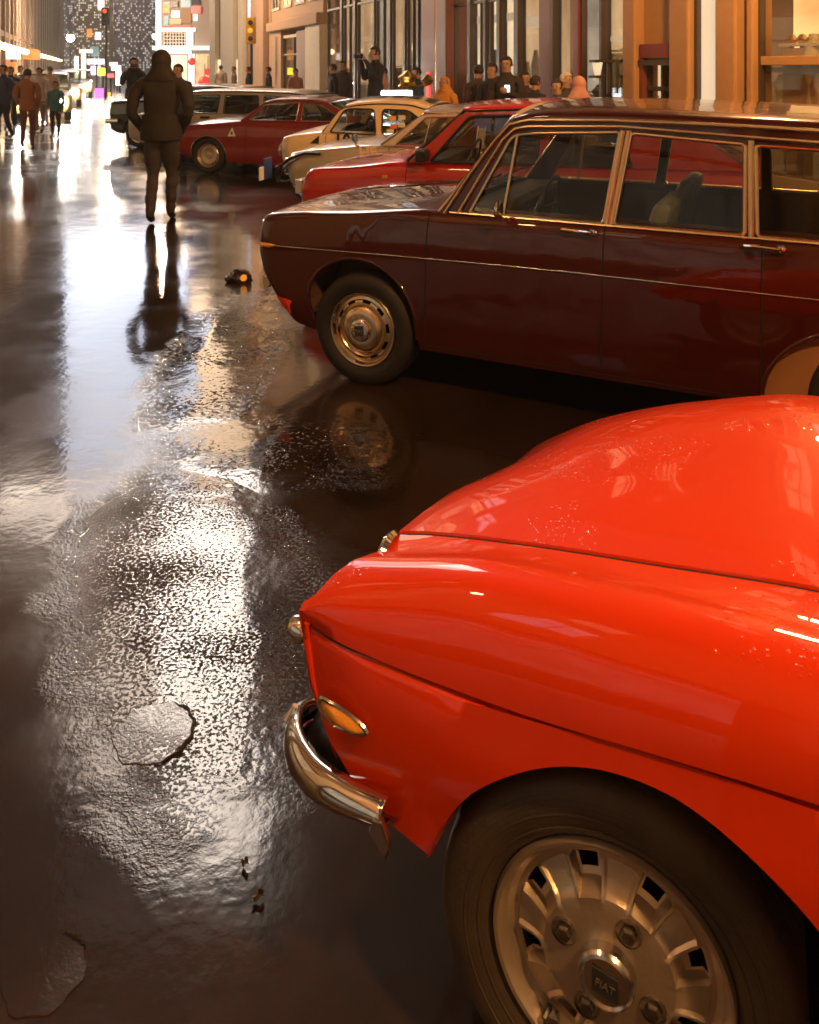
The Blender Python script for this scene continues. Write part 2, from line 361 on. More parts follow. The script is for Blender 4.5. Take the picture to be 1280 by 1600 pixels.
    if style == 'steel' and side > 0:
        c = MB().lathe([(rr * .30, -.008), (rr * .30, -.022), (rr * .27, -.028), (rr * .22, -.030), (.001, -.031)], 32).build('hub_cap', CHROME, o, smooth=True, sharp=40)
        d = rr * .13; MB().poly([(-d, -.0335, -d * 1.25), (d, -.0335, -d * .9), (d, -.0335, d * 1.25), (-d, -.0335, d * .9)], .003, (0, 1, 0)).build('emblem', EMBLEM, o)
        text_mesh('FIAT', rr * .115, EMBLEM_L, o, frame_mtx((0, -.035, 0), (1, 0, .08), (0, 0, 1)), 'lettering', .0006)
    if style == 'alloy':
        for k in range(4):
            t = R(20 + 90 * k + 45); q = rr * .40
            MB().lathe([(.0195, -.0055), (.0195, .001), (.016, .001)], 24, c=(q * math.cos(t), -.003, q * math.sin(t))).build('bolt_seat', BOLT, o, smooth=True, sharp=40)
            MB().lathe([(.0135, .0), (.0135, -.008), (.010, -.012), (.001, -.013)], 6, c=(q * math.cos(t), -.002, q * math.sin(t))).build('wheel_bolt', BOLT, o, bevel=.001)
        cc = MB().lathe([(.044, -.004), (.044, -.022), (.041, -.027), (.037, -.029), (.034, -.026), (.001, -.028)], 48).build('centre_cap', CHROME_DULL, o, smooth=True, sharp=30)
        MB().poly([(-.020, -.0305, -.014), (.020, -.0305, -.022), (.020, -.0305, .014), (-.020, -.0305, .022)], .003, (0, 1, 0)).build('emblem', EMBLEM, o)
        text_mesh('FIAT', .0155, EMBLEM_L, o, frame_mtx((0, -.032, 0), (1, 0, -.2), (0, 0, 1)), 'lettering', .0006)
        MB().tube([(-.095, .012, -.115), (-.10, -.006, -.122)], .005, 8).build('valve_stem', BLACK, o)
        MB().box(-.103, -.078, -.002, .012, -.140, -.118).build('balance_weight', CHROME_DULL, o, bevel=.002)
    return o
RUBBER_BIG = None
def rubber_big():
    m = bpy.data.materials.new('worn_tyre'); n, p = nodes(m); L = n.links
    tc = n.nodes.new('ShaderNodeTexCoord'); nz = n.nodes.new('ShaderNodeTexNoise'); nz.inputs['Scale'].default_value = 9; nz.inputs['Detail'].default_value = 8; L.new(tc.outputs['Object'], nz.inputs[0])
    mx = n.nodes.new('ShaderNodeMix'); mx.data_type = 'RGBA'; mx.inputs[6].default_value = (.012, .010, .008, 1); mx.inputs[7].default_value = (.11, .075, .048, 1)
    L.new(nz.outputs[0], mx.inputs[0]); L.new(mx.outputs[2], p.inputs['Base Color']); p.inputs['Roughness'].default_value = .5
    # radial sipes on the tread, circular ribs on the wall
    sep = n.nodes.new('ShaderNodeSeparateXYZ'); L.new(tc.outputs['Object'], sep.inputs[0])
    def M(op, a, b=None):
        q = n.nodes.new('ShaderNodeMath'); q.operation = op
        for i, v in enumerate((a, b)):
            if v is None: continue
            if isinstance(v, (int, float)): q.inputs[i].default_value = v
            else: L.new(v, q.inputs[i])
        return q.outputs[0]
    ang = M('ARCTAN2', sep.outputs[2], sep.outputs[0])
    rad = M('SQRT', M('ADD', M('MULTIPLY', sep.outputs[0], sep.outputs[0]), M('MULTIPLY', sep.outputs[2], sep.outputs[2])))
    sip = M('SINE', M('ADD', M('MULTIPLY', ang, 90.), M('MULTIPLY', sep.outputs[1], 140.)))
    sip = M('MULTIPLY', M('GREATER_THAN', sip, .72), M('GREATER_THAN', rad, .272))
    rib = M('MULTIPLY', M('SINE', M('MULTIPLY', rad, 900.)), M('LESS_THAN', rad, .262))
    n2 = n.nodes.new('ShaderNodeTexNoise'); n2.inputs['Scale'].default_value = 130; n2.inputs['Detail'].default_value = 4; L.new(tc.outputs['Object'], n2.inputs[0])
    h = M('ADD', M('MULTIPLY', sip, -.003), M('ADD', M('MULTIPLY', rib, .00012), M('MULTIPLY', n2.outputs[0], .0012)))
    b = n.nodes.new('ShaderNodeBump'); b.inputs['Strength'].default_value = .9; b.inputs['Distance'].default_value = 1; L.new(h, b.inputs['Height']); L.new(b.outputs[0], p.inputs['Normal'])
    return m
RUBBER_BIG = rubber_big()

# ================================================================== generic car
class Car:
    """lofted body; local x runs back from the nose, y from the near side to the far side, z up"""
    def __init__(s, name, label, cat, x, y, ang, W, L, zb, zs, zd, arches, rn=.35, rt=.35, nose=None, tail=None, pm=None, group='classic cars parked nose out along the street', bulge=.035, nn=3.2):
        a = R(ang); s.root = empty(name, (x, y, 0), a - math.pi / 2, label, cat, group)
        s.W = W; s.L = L; s.zb = pchip(zb); s.zs = pchip(zs); s.zd = pchip(zd); s.arches = arches; s.rn = rn; s.rt = rt; s.nn = nn
        s.nose = pchip(nose or [(0, 0), (1, 0)]); s.tail = pchip(tail or [(0, 0), (1, 0)]); s.pm = pm; s.bulge = bulge
    def ins(s, u):
        w = 0
        if u < s.rn: t = max(0, min(1, 1 - u / s.rn)); w = 1 - (1 - t**s.nn)**(1 / s.nn)
        e = s.L - u
        if e < s.rt: t = max(0, min(1, 1 - e / s.rt)); w = 1 - (1 - t**s.nn)**(1 / s.nn)
        return w * s.W / 2 + .0
    def lowz(s, u):
        z = s.zb(u)
        for (uc, rad, zc) in s.arches:
            d = abs(u - uc)
            if d < rad: z = max(z, zc + math.sqrt(rad * rad - d * d))
        return z
    def side_w(s, u, z):
        zb = s.zb(u); zt = s.zs(u); q = max(0, min(1, (z - zb) / max(.05, zt - zb)))
        b = s.bulge * (1 - math.sin(math.pi * min(1, q * 1.0 + .0)))**2 if q < .5 else s.bulge * 1.2 * ((q - .5) * 2)**3
        return s.ins(u) + b
    def shift(s, u, z):
        d = s.nose(z) * max(0, 1 - u / .75)**1.5 if u < .75 else 0
        e = s.L - u
        if e < .6: d -= s.tail(z) * max(0, 1 - e / .6)**1.5
        return d
    def stations(s):
        st = set([0, s.L]); rn = s.rn
        for k in range(15): st.add(rn * (1 - math.cos(math.pi / 2 * k / 14)))
        for k in range(11): st.add(s.L - s.rt * (1 - math.cos(math.pi / 2 * k / 10)))
        u = rn
        while u < s.L - s.rt: st.add(round(u, 4)); u += .07
        for (uc, rad, zc) in s.arches:
            st = {q for q in st if abs(q - uc) > rad + .012 or q < .0001}
            for k in range(25): st.add(uc - rad * math.cos(math.pi * k / 24))
            st.add(uc - rad - .008); st.add(uc + rad + .008)
        return sorted(st)
    def section(s, u):
        zb = s.lowz(u); zt = s.zs(u); P = []
        for k in range(15):
            q = k / 14; z = zb + (zt - zb) * (q if q < .8 else q)
            P.append((s.side_w(u, z), z))
        w0 = P[-1][0]; zc = s.zd(u); c = s.W / 2
        r = .035
        for k in range(1, 13):
            t = k / 12; w = w0 + (c - w0) * t; z = zt + (zc - zt) * math.sin(t * math.pi / 2)**.8
            if t < .2: z += 0
            P.append((w, z))
        return P
    def body(s, split=(), name='body'):
        """split: list of (part name, test(u,z,w) , material or None) - faces passing go into their own part"""
        st = s.stations(); g = []
        for u in st:
            half = s.section(u); row = [(u + s.shift(u, z), w, z) for (w, z) in half]
            row += [(u + s.shift(u, z), s.W - w, z) for (w, z) in reversed(half[:-1])]
            g.append(row)
        m = len(g[0]); V = [tuple(float(np.float32(q)) for q in p) for r_ in g for p in r_]; parts = {}
        acc = {}; key_ = [tuple(round(q, 4) for q in p) for p in V]
        for i in range(len(g) - 1):
            for k in range(m - 1):
                q = (i * m + k, i * m + k + 1, (i + 1) * m + k + 1, (i + 1) * m + k)
                nn = (Vector(V[q[2]]) - Vector(V[q[0]])).cross(Vector(V[q[3]]) - Vector(V[q[1]]))
                for j in q: acc[key_[j]] = acc.get(key_[j], Vector()) + nn
        VN = {kk: (vv.normalized() if vv.length > 1e-12 else Vector((0, 0, 1))) for kk, vv in acc.items()}
        for i in range(len(g) - 1):
            for k in range(m - 1):
                q = (i * m + k, i * m + k + 1, (i + 1) * m + k + 1, (i + 1) * m + k)
                c = [sum(V[j][a] for j in q) / 4 for a in range(3)]; key = name
                for nm, test, _ in split:
                    if test(c[0], c[2], c[1]): key = nm; break
                parts.setdefault(key, []).append(q)
        res = {}
        for key, fs in parts.items():
            idx = sorted({j for q in fs for j in q}); mp = {j: a for a, j in enumerate(idx)}
            me = bpy.data.meshes.new(key); me.from_pydata([V[j] for j in idx], [], [tuple(mp[j] for j in q) for q in fs]); me.update()
            me.polygons.foreach_set('use_smooth', [True] * len(me.polygons))
            mm = s.pm
            for nm, _, mt in split:
                if nm == key and mt: mm = mt
            base = key.split('#')[0]
            o = link(base, me, mm, s.root); o.name = base
            me.normals_split_custom_set_from_vertices([VN[tuple(round(q, 4) for q in v.co)] for v in me.vertices])
            res[key] = o
        s.parts = res; return res
    def P(s, u, z, off=-.004, far=False):
        w = s.side_w(u, z) + off; return (u + s.shift(u, z), (s.W - w) if far else w, z)
    def trim(s, name, pts, r, m, n=6, flat=1.0, off=-.004, far=False, parent=None):
        return MB().tube([s.P(u, z, off, far) for u, z in pts], r, n, flat=flat).build(name, m, parent or s.root, smooth=True, sharp=60)
    def lip(s, m, r=.010):
        for (uc, rad, zc) in s.arches:
            pts = [(uc - rad * math.cos(R(a)), zc + rad * math.sin(R(a))) for a in range(-6, 187, 6)]
            for far in (False, True): s.trim('wheel_arch_lip', pts, r, m, 8, off=0.004, far=far)
    def well(s, hm=None):
        mb = MB()
        for (uc, rad, zc) in s.arches:
            for y0, y1 in ((.03, .36), (s.W - .36, s.W - .03)):
                v = []; f = []; K = 18
                for k in range(K + 1):
                    a = math.pi * (k / K) ; x, z = uc - (rad + .02) * math.cos(a), zc + (rad + .02) * math.sin(a)
                    v += [(x, y0, z), (x, y1, z)]
                for k in range(K): f.append((2 * k, 2 * k + 1, 2 * k + 3, 2 * k + 2))
                yi = y1 if y0 < .5 else y0; b = len(v)
                v += [(uc - (rad + .02) * math.cos(math.pi * k / K), yi, zc + (rad + .02) * math.sin(math.pi * k / K)) for k in range(K + 1)]
                f.append(tuple(range(b, b + K + 1))); MB().add(v, f).build('wheel_housing', hm or DARK, s.root)
        z = min(s.zb(s.L * .5), s.zb(.5)) + .03
        mb.box(.35, s.L - .35, .10, s.W - .10, z - .01, z + .05)
        mb.build('underbody', DARK, s.root)
    def cabin(s, outline, windows, ws, rw, zbelt, tumble=.16, roof_crown=.06, inset=.05, m=None, frame=CHROME, fr=.009, glassm=CARGLASS, roofm=None, posts=(), header=.03):
        """outline/windows in (u,z); ws, rw: ((u,z) base, (u,z) top) of windscreen and back window"""
        m = m or s.pm; iw = lambda u, z: s.ins(min(max(u, .8), s.L - .6)) + inset + (z - zbelt) * tumble
        def pt(u, z, far, off=0): w = iw(u, z) + off; return (u, s.W - w if far else w, z)
        for far in (False, True):
            loops = [[Vector((u, z, 0)) for u, z in outline]] + [[Vector((u, z, 0)) for u, z in wd] for wd in windows]
            tri = tessellate_polygon(loops); flat = [p for l in loops for p in l]
            me = bpy.data.meshes.new('window_frame'); me.from_pydata([pt(p.x, p.y, far) for p in flat], [], [tuple(t) for t in tri]); me.update()
            bm = bmesh.new(); bm.from_mesh(me); bmesh.ops.recalc_face_normals(bm, faces=bm.faces)
            bm.normal_update()
            bm.faces.ensure_lookup_table(); av = sum(f.normal.y for f in bm.faces)
            if (av > 0) != far: bmesh.ops.reverse_faces(bm, faces=bm.faces)
            bm.to_mesh(me); bm.free()
            o = link('cabin_side', me, m, s.root); so = o.modifiers.new('t', 'SOLIDIFY'); so.thickness = .035; so.offset = -1
            for wd in windows:
                ring = [pt(u, z, far, -.003) for u, z in wd]; ring = ring + ring[:2]
                if frame is not None: MB().tube(ring, fr, 6, caps=False, up=(0, 1, 0)).build('window_frame', frame, s.root, smooth=True, sharp=60)
                tr = tessellate_polygon([[Vector((u, z, 0)) for u, z in wd]])
                me = bpy.data.meshes.new('side_window'); me.from_pydata([pt(u, z, far, .014) for u, z in wd], [], [tuple(t) for t in tr]); me.update(); link('side_window', me, glassm, s.root)
            for (a, b, rad, mm) in posts:
                MB().tube([pt(*a, far, -.002), pt(*b, far, -.002)], rad, 6, up=(0, 1, 0)).build('window_post', mm, s.root, smooth=True, sharp=60)
        # roof: from the top line of the outline between windscreen top and back window top
        top = sorted([(u, z) for u, z in outline if z >= min(ws[1][1], rw[1][1]) - .012]); tf = pchip([(u, z) for i, (u, z) in enumerate(top) if i == 0 or u - top[i - 1][0] > 1e-3])
        u0, u1 = ws[1][0], rw[1][0]; V = []; F = []; A, B = 26, 19
        for i in range(A + 1):
            u = u0 + (u1 - u0) * i / A; z = tf(u); w0 = iw(u, z)
            for k in range(B + 1):
                t = k / B; e = math.sin(math.pi * t); endf = min(1, (min(i, A - i) + 1.5) / 5)
                du = (-.05 if i == 0 else 0) * e
                V.append((u + du * 0 - (1 - i / A) * .05 * e, w0 + (s.W - 2 * w0) * t, z + roof_crown * (e**.55) * (.62 + .38 * endf)))
        for i in range(A):
            for k in range(B): F.append((i * (B + 1) + k, i * (B + 1) + k + 1, (i + 1) * (B + 1) + k + 1, (i + 1) * (B + 1) + k))
        me = bpy.data.meshes.new('roof'); me.from_pydata(V, [], F); me.update(); me.polygons.foreach_set('use_smooth', [True] * len(F))
        o = link('roof', me, roofm or m, s.root); so = o.modifiers.new('t', 'SOLIDIFY'); so.thickness = .02; so.offset = 0
        s.roof_top = lambda u, t: (u, iw(u, tf(u)) + (s.W - 2 * iw(u, tf(u))) * t, tf(u) + roof_crown * math.sin(math.pi * t)**.55)
        for far in (False, True):
            MB().tube([pt(u0 + (u1 - u0) * i / 20, tf(u0 + (u1 - u0) * i / 20) - .004, far, -.006) for i in range(21)], .008, 6).build('roof_gutter', frame or m, s.root, smooth=True, sharp=60)
        for nm, ((ub, zb_), (ut, zt)), sg in (('windscreen', ws, -1), ('back_window', rw, 1)):
            V = []; F = []; A2, B2 = 6, 14
            for i in range(A2 + 1):
                q = i / A2; u = ub + (ut - ub) * q; z = zb_ + (zt - zb_) * q; w0 = iw(u, z) + .02
                for k in range(B2 + 1):
                    t = k / B2; e = math.sin(math.pi * t)**.8
                    V.append((u + sg * (.10 - .06 * q) * e, w0 + (s.W - 2 * w0) * t, z + roof_crown * .75 * q * e))
            for i in range(A2):
                for k in range(B2): F.append((i * (B2 + 1) + k, i * (B2 + 1) + k + 1, (i + 1) * (B2 + 1) + k + 1, (i + 1) * (B2 + 1) + k))
            me = bpy.data.meshes.new(nm); me.from_pydata(V, [], F); me.update(); me.polygons.foreach_set('use_smooth', [True] * len(F)); link(nm, me, glassm, s.root)
            ring = [V[k] for k in range(B2 + 1)] + [V[i * (B2 + 1) + B2] for i in range(1, A2 + 1)] + [V[A2 * (B2 + 1) + k] for k in range(B2 - 1, -1, -1)] + [V[i * (B2 + 1)] for i in range(A2 - 1, -1, -1)]
            MB().tube(ring, .013, 6, caps=False).build('windscreen_trim' if sg < 0 else 'back_window_trim', frame or BLACK, s.root, smooth=True, sharp=60)
        s.ws = ws; s.iw = iw; s.pt = pt
    def interior(s, u_seat, z_floor=.35, seat_h=.95, rear=True, m=VINYL, steer=True, dash_u=None, zb=.9):
        ins = .16; du = dash_u or s.ws[0][0] + .28
        mb = MB(); mb.box(du - .25, du, ins, s.W - ins, zb - .28, zb - .02); mb.build('dashboard', VINYL, s.root, bevel=.03)
        MB().box(du, s.L - .7, ins - .02, s.W - ins + .02, z_floor, z_floor + .03).build('cabin_floor', DARK, s.root)
        rows = [u_seat] + ([u_seat + .85] if rear else [])
        for r_i, us in enumerate(rows):
            for wy in ((.38, s.W - .38) if r_i == 0 else (s.W / 2,)):
                hw = .25 if r_i == 0 else s.W / 2 - .22
                MB().box(us - .48, us + .05, wy - hw, wy + hw, z_floor + .03, z_floor + .22).build('seat_cushion', m, s.root, bevel=.04)
                b = MB(); b.poly([(us, wy - hw, z_floor + .15), (us + .12, wy - hw, z_floor + .15), (us + .26, wy - hw, seat_h), (us + .17, wy - hw, seat_h)], hw * 2, (0, 1, 0)); b.build('seat_back', m, s.root, bevel=.035)
        if steer:
            pts = [(du + .20 + .05 * math.sin(t), .38 + .185 * math.cos(t), zb - .03 + .17 * math.sin(t)) for t in [2 * math.pi * k / 24 for k in range(25)]]
            sw = MB().tube(pts, .011, 6, caps=False); 
            for k in (0, 8, 16): sw.tube([pts[k], (du + .18, .38, zb - .03)], .008, 5)
            sw.tube([(du + .18, .38, zb - .03), (du - .02, .38, zb - .12)], .02, 6)
            sw.build('steering_wheel', BLACK, s.root, smooth=True)
def rrect(pts, r=.05, k=4):
    """polygon with rounded corners"""
    out_ = []; n = len(pts)
    for i in range(n):
        a, b, c = Vector(pts[i - 1]), Vector(pts[i]), Vector(pts[(i + 1) % n]); rr = r if not isinstance(r, (list, tuple)) else r[i]
        d1 = (a - b); d2 = (c - b); l = min(rr, d1.length * .45, d2.length * .45); p, q = b + d1.normalized() * l, b + d2.normalized() * l
        for j in range(k + 1):
            t = j / k; out_.append(tuple(p * (1 - t)**2 + b * 2 * t * (1 - t) + q * t * t))
    return out_

# ================================================================== foreground red roadster
def red_roadster():
    RED = paint('orange_red_paint', (.68, .038, .0004), .4, 1.0, spec=.05)
    a = R(64); root = empty('roadster', (.29, 1.24, 0), a - math.pi / 2, 'bright orange red roadster in the foreground with chrome bumper corner and cast alloy wheel', 'car', 'classic cars parked nose out along the street')
    U1 = 3.25
    def arch0(u):
        t = pchip([(-.287, .386), (-.26, .445), (-.229, .498), (-.19, .545), (-.142, .583), (-.09, .614), (-.039, .634), (.01, .645), (.057, .648), (.10, .645), (.147, .633), (.19, .615), (.232, .592), (.275, .562), (.315, .522), (.35, .470), (.378, .40), (.392, .33), (.40, .20), (.43, .185), (1.90, .185)])
        if u < 1.9: return t(u)
        z = .185 if u < 2.62 else .185 + (u - 2.62) * .3
        d = abs(u - 2.28)
        return max(z, .30 + math.sqrt(.33**2 - d * d) * .95) if d < .33 else z
    zcrease = pchip([(-.541, .681), (-.37, .677), (-.14, .680), (.06, .692), (.3, .704), (.8, .72), (3.2, .72)])
    ridge = pchip([(-.55, .735), (-.50, .762), (-.42, .784), (-.22, .832), (.02, .850), (.3, .860), (.8, .862), (2.2, .86), (3.3, .80)])
    Z = {'shut': pchip([(-.47, .758), (-.451, .768), (-.18, .814), (.05, .839), (.30, .864), (.8, .885), (2.2, .88), (3.3, .80)]),
         'h45': pchip([(-.45, .735), (-.40, .765), (-.2, .826), (.05, .872), (.3, .905), (.8, .935), (2.2, .90), (3.3, .80)]),
         'h72': pchip([(-.42, .665), (-.36, .715), (-.30, .757), (-.17, .826), (.05, .900), (.3, .947), (.8, .96), (2.2, .91), (3.3, .80)]),
         'h85': pchip([(-.43, .63), (-.37, .69), (-.31, .732), (-.176, .807), (.054, .889), (.304, .944), (.8, .955), (2.2, .905), (3.3, .80)]),
         'h100': pchip([(-.48, .55), (-.41, .61), (-.35, .655), (-.21, .735), (.04, .82), (.3, .885), (.8, .93), (2.2, .89), (3.3, .80)]),
         'h120': pchip([(-.55, .45), (-.46, .52), (-.41, .555), (-.25, .645), (.02, .735), (.3, .80), (.8, .87), (2.2, .86), (3.3, .78)])}
    rails = []   # (start u, w(u), z(u))
    bound = [(0, -.287, .386), (.10, -.345, .403), (.25, -.42, .437), (.5, -.487, .500), (.75, -.527, .585), (.93, -.541, .655)]
    for f, us, zs_ in bound:
        def zz(u, f=f, zs_=zs_, us=us):
            base = arch0(max(u, -.287)); c = zcrease(u); v = base + (c - base) * f
            k = max(0, min(1, (u - us) / (.004 + .26 * f**.7))); k = k * k * (3 - 2 * k); return zs_ * (1 - k) + v * k
        ww = pchip([(-.56, .03), (-.5, .012), (-.4, .0), (-.2, -.004), (0, -.006), (3.2, -.006)])
        rails.append((us, ww, zz))
    def barrel(u, z):
        q = max(0, 1 - abs(z - .56) / .16); q = q * q * (3 - 2 * q); k = max(0, min(1, (u + .52) / .22)); return -.014 * q * k
    G = lambda *t: pchip(t)
    rails.append((-.541, G((-.56, .03), (-.45, .006), (0, -.004)), lambda u: zcrease(u) - .010))
    rails.append((-.541, G((-.56, .03), (-.45, .010), (0, .006)), lambda u: zcrease(u) - .006))
    rails.append((-.541, G((-.56, .03), (-.45, .010), (0, .006)), lambda u: zcrease(u) - .003))
    rails.append((-.543, G((-.56, .028), (-.45, .004), (0, -.010)), lambda u: zcrease(u) + .001))
    rails.append((-.556, G((-.56, .020), (-.45, .006), (0, -.008)), lambda u: (zcrease(u) * .72 + ridge(u) * .28) + .006 * (u < -.5)))
    rails.append((-.553, G((-.56, .028), (-.45, .018), (0, .008)), lambda u: (zcrease(u) * .42 + ridge(u) * .58)))
    rails.append((-.540, G((-.56, .045), (-.45, .040), (0, .034)), lambda u: ridge(u) - .022))
    rails.append((-.515, G((-.56, .075), (0, .065)), lambda u: ridge(u) - .006))
    rails.append((-.490, G((-.56, .105), (0, .100)), lambda u: ridge(u)))
    rails.append((-.478, G((-.56, .130), (0, .125)), lambda u: ridge(u) - .006))
    rails.append((-.470, G((-.56, .165), (0, .165)), lambda u: ridge(u) * .5 + Z['shut'](u) * .5 - .010))
    rails.append((-.458, G((-.56, .212), (.6, .212)), lambda u: Z['shut'](u) - .001))
    rails.append((-.456, G((-.56, .216), (.6, .216)), lambda u: Z['shut'](u) - .012))
    rails.append((-.455, G((-.56, .220), (.6, .220)), lambda u: Z['shut'](u) - .012))
    rails.append((-.454, G((-.56, .224), (.6, .224)), lambda u: Z['shut'](u) + .001))
    rails.append((-.45, G((0, .33)), lambda u: Z['shut'](u) * .5 + Z['h45'](u) * .5 + .004))
    rails.append((-.44, G((0, .45)), Z['h45']))
    rails.append((-.425, G((0, .58)), lambda u: Z['h45'](u) * .5 + Z['h72'](u) * .5 + .006))
    rails.append((-.415, G((0, .72)), Z['h72'])); rails.append((-.43, G((0, .85)), Z['h85'])); rails.append((-.48, G((0, 1.0)), Z['h100']))
    rails.append((-.55, G((0, 1.2)), Z['h120'])); rails.append((-.55, G((0, 1.30)), lambda u: Z['h120'](u) - .06)); rails.append((-.54, G((0, 1.34)), lambda u: Z['h120'](u) * .6 + .15)); rails.append((-.50, G((0, 1.33)), lambda u: .36))
    T = [(-.06 * 0 + (k / 56)**1.35 * (.45 / 3.8)) for k in range(57)] + [.45 / 3.8 + (1 - .45 / 3.8) * k / 90 for k in range(1, 91)]
    # stations: fine over the front wing, coarser behind
    UE = [-.287 + (k / 60) * .72 for k in range(61)] + [.433 + .06 * k for k in range(1, 48)]
    V = []; F = []; m = len(rails); 
    rowsU = []
    for k in range(len(UE) + 14):
        for (us, ww, zz) in rails:
            if k < 14:
                t = (k / 14)**1.5; u = us + (-.287 - us) * t if us < -.287 else -.287 + 0 * t
                if us >= -.287: u = -.287
            else: u = UE[k - 14]
            z_ = zz(u); V.append((u, ww(u) + (barrel(u, z_) if z_ < .70 and ww(u) < .05 else 0), z_))
    n = len(UE) + 14; groups = {'front_wing': [], 'bonnet': [], 'door': [], 'body': []}
    for i in range(n - 1):
        for j in range(m - 1):
            q = (i * m + j, i * m + j + 1, (i + 1) * m + j + 1, (i + 1) * m + j); cu = sum(V[x][0] for x in q) / 4; cw = sum(V[x][1] for x in q) / 4
            if cu > 1.1 and cu < 2.25 and .12 < cw < 1.2 and j > 12: continue
            key = 'front_wing'
            if j >= 20 and cw < 1.25 and cu < .98: key = 'bonnet'
            elif cu > .62: key = 'door' if (cu < 1.55 and j < 13) else 'body'
            groups[key].append(q)
    for key, fs in groups.items():
        idx = sorted({j for q in fs for j in q}); mp = {j: b for b, j in enumerate(idx)}
        me = bpy.data.meshes.new(key); me.from_pydata([V[j] for j in idx], [], [tuple(mp[j] for j in q) for q in fs]); me.update()
        bm = bmesh.new(); bm.from_mesh(me); bmesh.ops.remove_doubles(bm, verts=bm.verts, dist=2e-5); bm.to_mesh(me); bm.free()
        me.polygons.foreach_set('use_smooth', [True] * len(me.polygons)); me.set_sharp_from_angle(angle=R(50))
        o = link(key, me, RED, root)
    # gap shading strips deep in the grooves
    MB().tube([(u, .218, Z['shut'](u) - .0065) for u in [-.452 + .025 * k for k in range(46)]], .0042, 6).build('bonnet_gap', SEAM, root)
    MB().tube([(u, rails[8][1](u) - .001, zcrease(u) - .0045) for u in [-.54 + .03 * k for k in range(120)] if u < 3.0], .0026, 5).build('side_crease', mat('crease_shade', (.10, .005, .002), .7), root)  # dark red strip colours in the shade of the crease
    # arch lip turned inwards, wheel housing
    ap = [(u, arch0(u)) for u in [-.287 + .69 * k / 40 for k in range(41)]]
    v = []; f = []
    for k, (u, z) in enumerate(ap):
        v += [(u, -.010, z), (u + .004, .004, z - .004), (u, .05, z + .004)]
    for k in range(40):
        for c in range(2): f.append((3 * k + c, 3 * k + c + 1, 3 * k + 4 + c, 3 * k + 3 + c))
    MB().add(v, f).build('wheel_arch_lip', RED, root, smooth=True)
    v = []; f = []; K = 20
    for k in range(K + 1):
        t = math.pi * k / K; x, z = .055 - .352 * math.cos(t), .39 + .27 * math.sin(t)
        v += [(x, .02, z), (x, .40, z)]
    for k in range(K): f.append((2 * k, 2 * k + 1, 2 * k + 3, 2 * k + 2))
    b = len(v); v += [(v[2 * k + 1][0], .395, v[2 * k + 1][2]) for k in range(K + 1)]; f.append(tuple(range(b, b + K + 1)))
    MB().add(v, f).build('wheel_housing', DARK, root)
    MB().box(.45, 3.0, .05, 1.28, .17, .24).box(-.38, .45, .42, 1.2, .30, .40).build('underbody', DARK, root)
    # nose below the lip: recessed panel with grille and lamps
    lipp = [(r_[0], r_[1](r_[0]), r_[2](r_[0])) for r_ in rails[8:-2]]
    v = []; f = []
    for (u, w, z) in lipp:
        c = min(1, max(0, (w - .02) / .2)); zb = .43 - .03 * c
        v += [(u, w, z), (u - .004, w + .002, z - .010), (u + .006 * c, w + .004, z - .03), (u + .02 + .03 * c, w + .004, (z + zb) / 2), (u + .08, w + .01, zb)]
    for k in range(len(lipp) - 1):
        for c in range(4): f.append((5 * k + c, 5 * k + c + 1, 5 * k + 6 + c, 5 * k + 5 + c))
    MB().add(v, f).build('nose_panel', RED, root, smooth=True)
    MB().lathe([(.052, 0), (.058, -.010), (.053, -.018), (.046, -.014)], 32, 'x', (-.448, .19, .722)).build('headlamp_bezel', CHROME, root, smooth=True)
    MB().lathe([(.048, -.012), (.037, -.025), (.017, -.032), (.001, -.034)], 24, 'x', (-.448, .19, .722)).build('headlamp', LAMPGLASS, root, smooth=True)
    mb = MB()
    for k in range(5): mb.box(-.47, -.455, .34, 1.0, .45 + k * .022, .456 + k * .022)
    mb.build('grille', CHROME_DULL, root)
    MB().lathe([(.018, -.02), (.026, 0), (.022, .018), (.010, .030), (.001, .032)], 20, 'x', (-.575, .055, .640)).build('front_sidelight', CHROME, root, smooth=True)
    MB().tube([(b_[1], .012 if b_[0] < .5 else .020, b_[2]) for b_ in bound] + [(-.541, .022, .681)], .0065, 8).build('wing_edge', RED, root, smooth=True)
    MB().add([(-.285, .045, .405), (-.40, .05, .45), (-.475, .06, .52), (-.505, .07, .62), (-.2, .3, .62), (-.2, .2, .41)], [(0, 1, 2, 3, 4, 5)]).build('inner_panel', DARK, root)
    # side indicator: chrome surround, amber lens
    cx, cz = -.447, .566; ring = []
    for k in range(28):
        t = 2 * math.pi * k / 28; x = .050 * math.cos(t); z = .0165 * math.sin(t) * (1 - .25 * math.cos(t)); ring.append((cx + x, z + cz - x * .13))
    def sw(u): return -.003 if u > -.47 else (-.47 - u) * .30 - .003
    MB().tube([(u, sw(u) - .012, z) for u, z in ring + ring[:2]], .0042, 6, caps=False, up=(0, 1, 0)).build('indicator_surround', CHROME_DULL, root, smooth=True)
    v = [(cx + .005, sw(cx) - .026, cz)] + [(cx + (u - cx) * .72, sw(u) - .022, cz + (z - cz) * .7) for u, z in ring] + [(u, sw(u) - .010, z) for u, z in ring]; N = 28
    MB().add(v, [(0, 1 + k, 1 + (k + 1) % N) for k in range(N)] + [(1 + k, 1 + N + k, 1 + N + (k + 1) % N, 1 + (k + 1) % N) for k in range(N)]).build('side_indicator', AMBER, root, smooth=True, sharp=80)
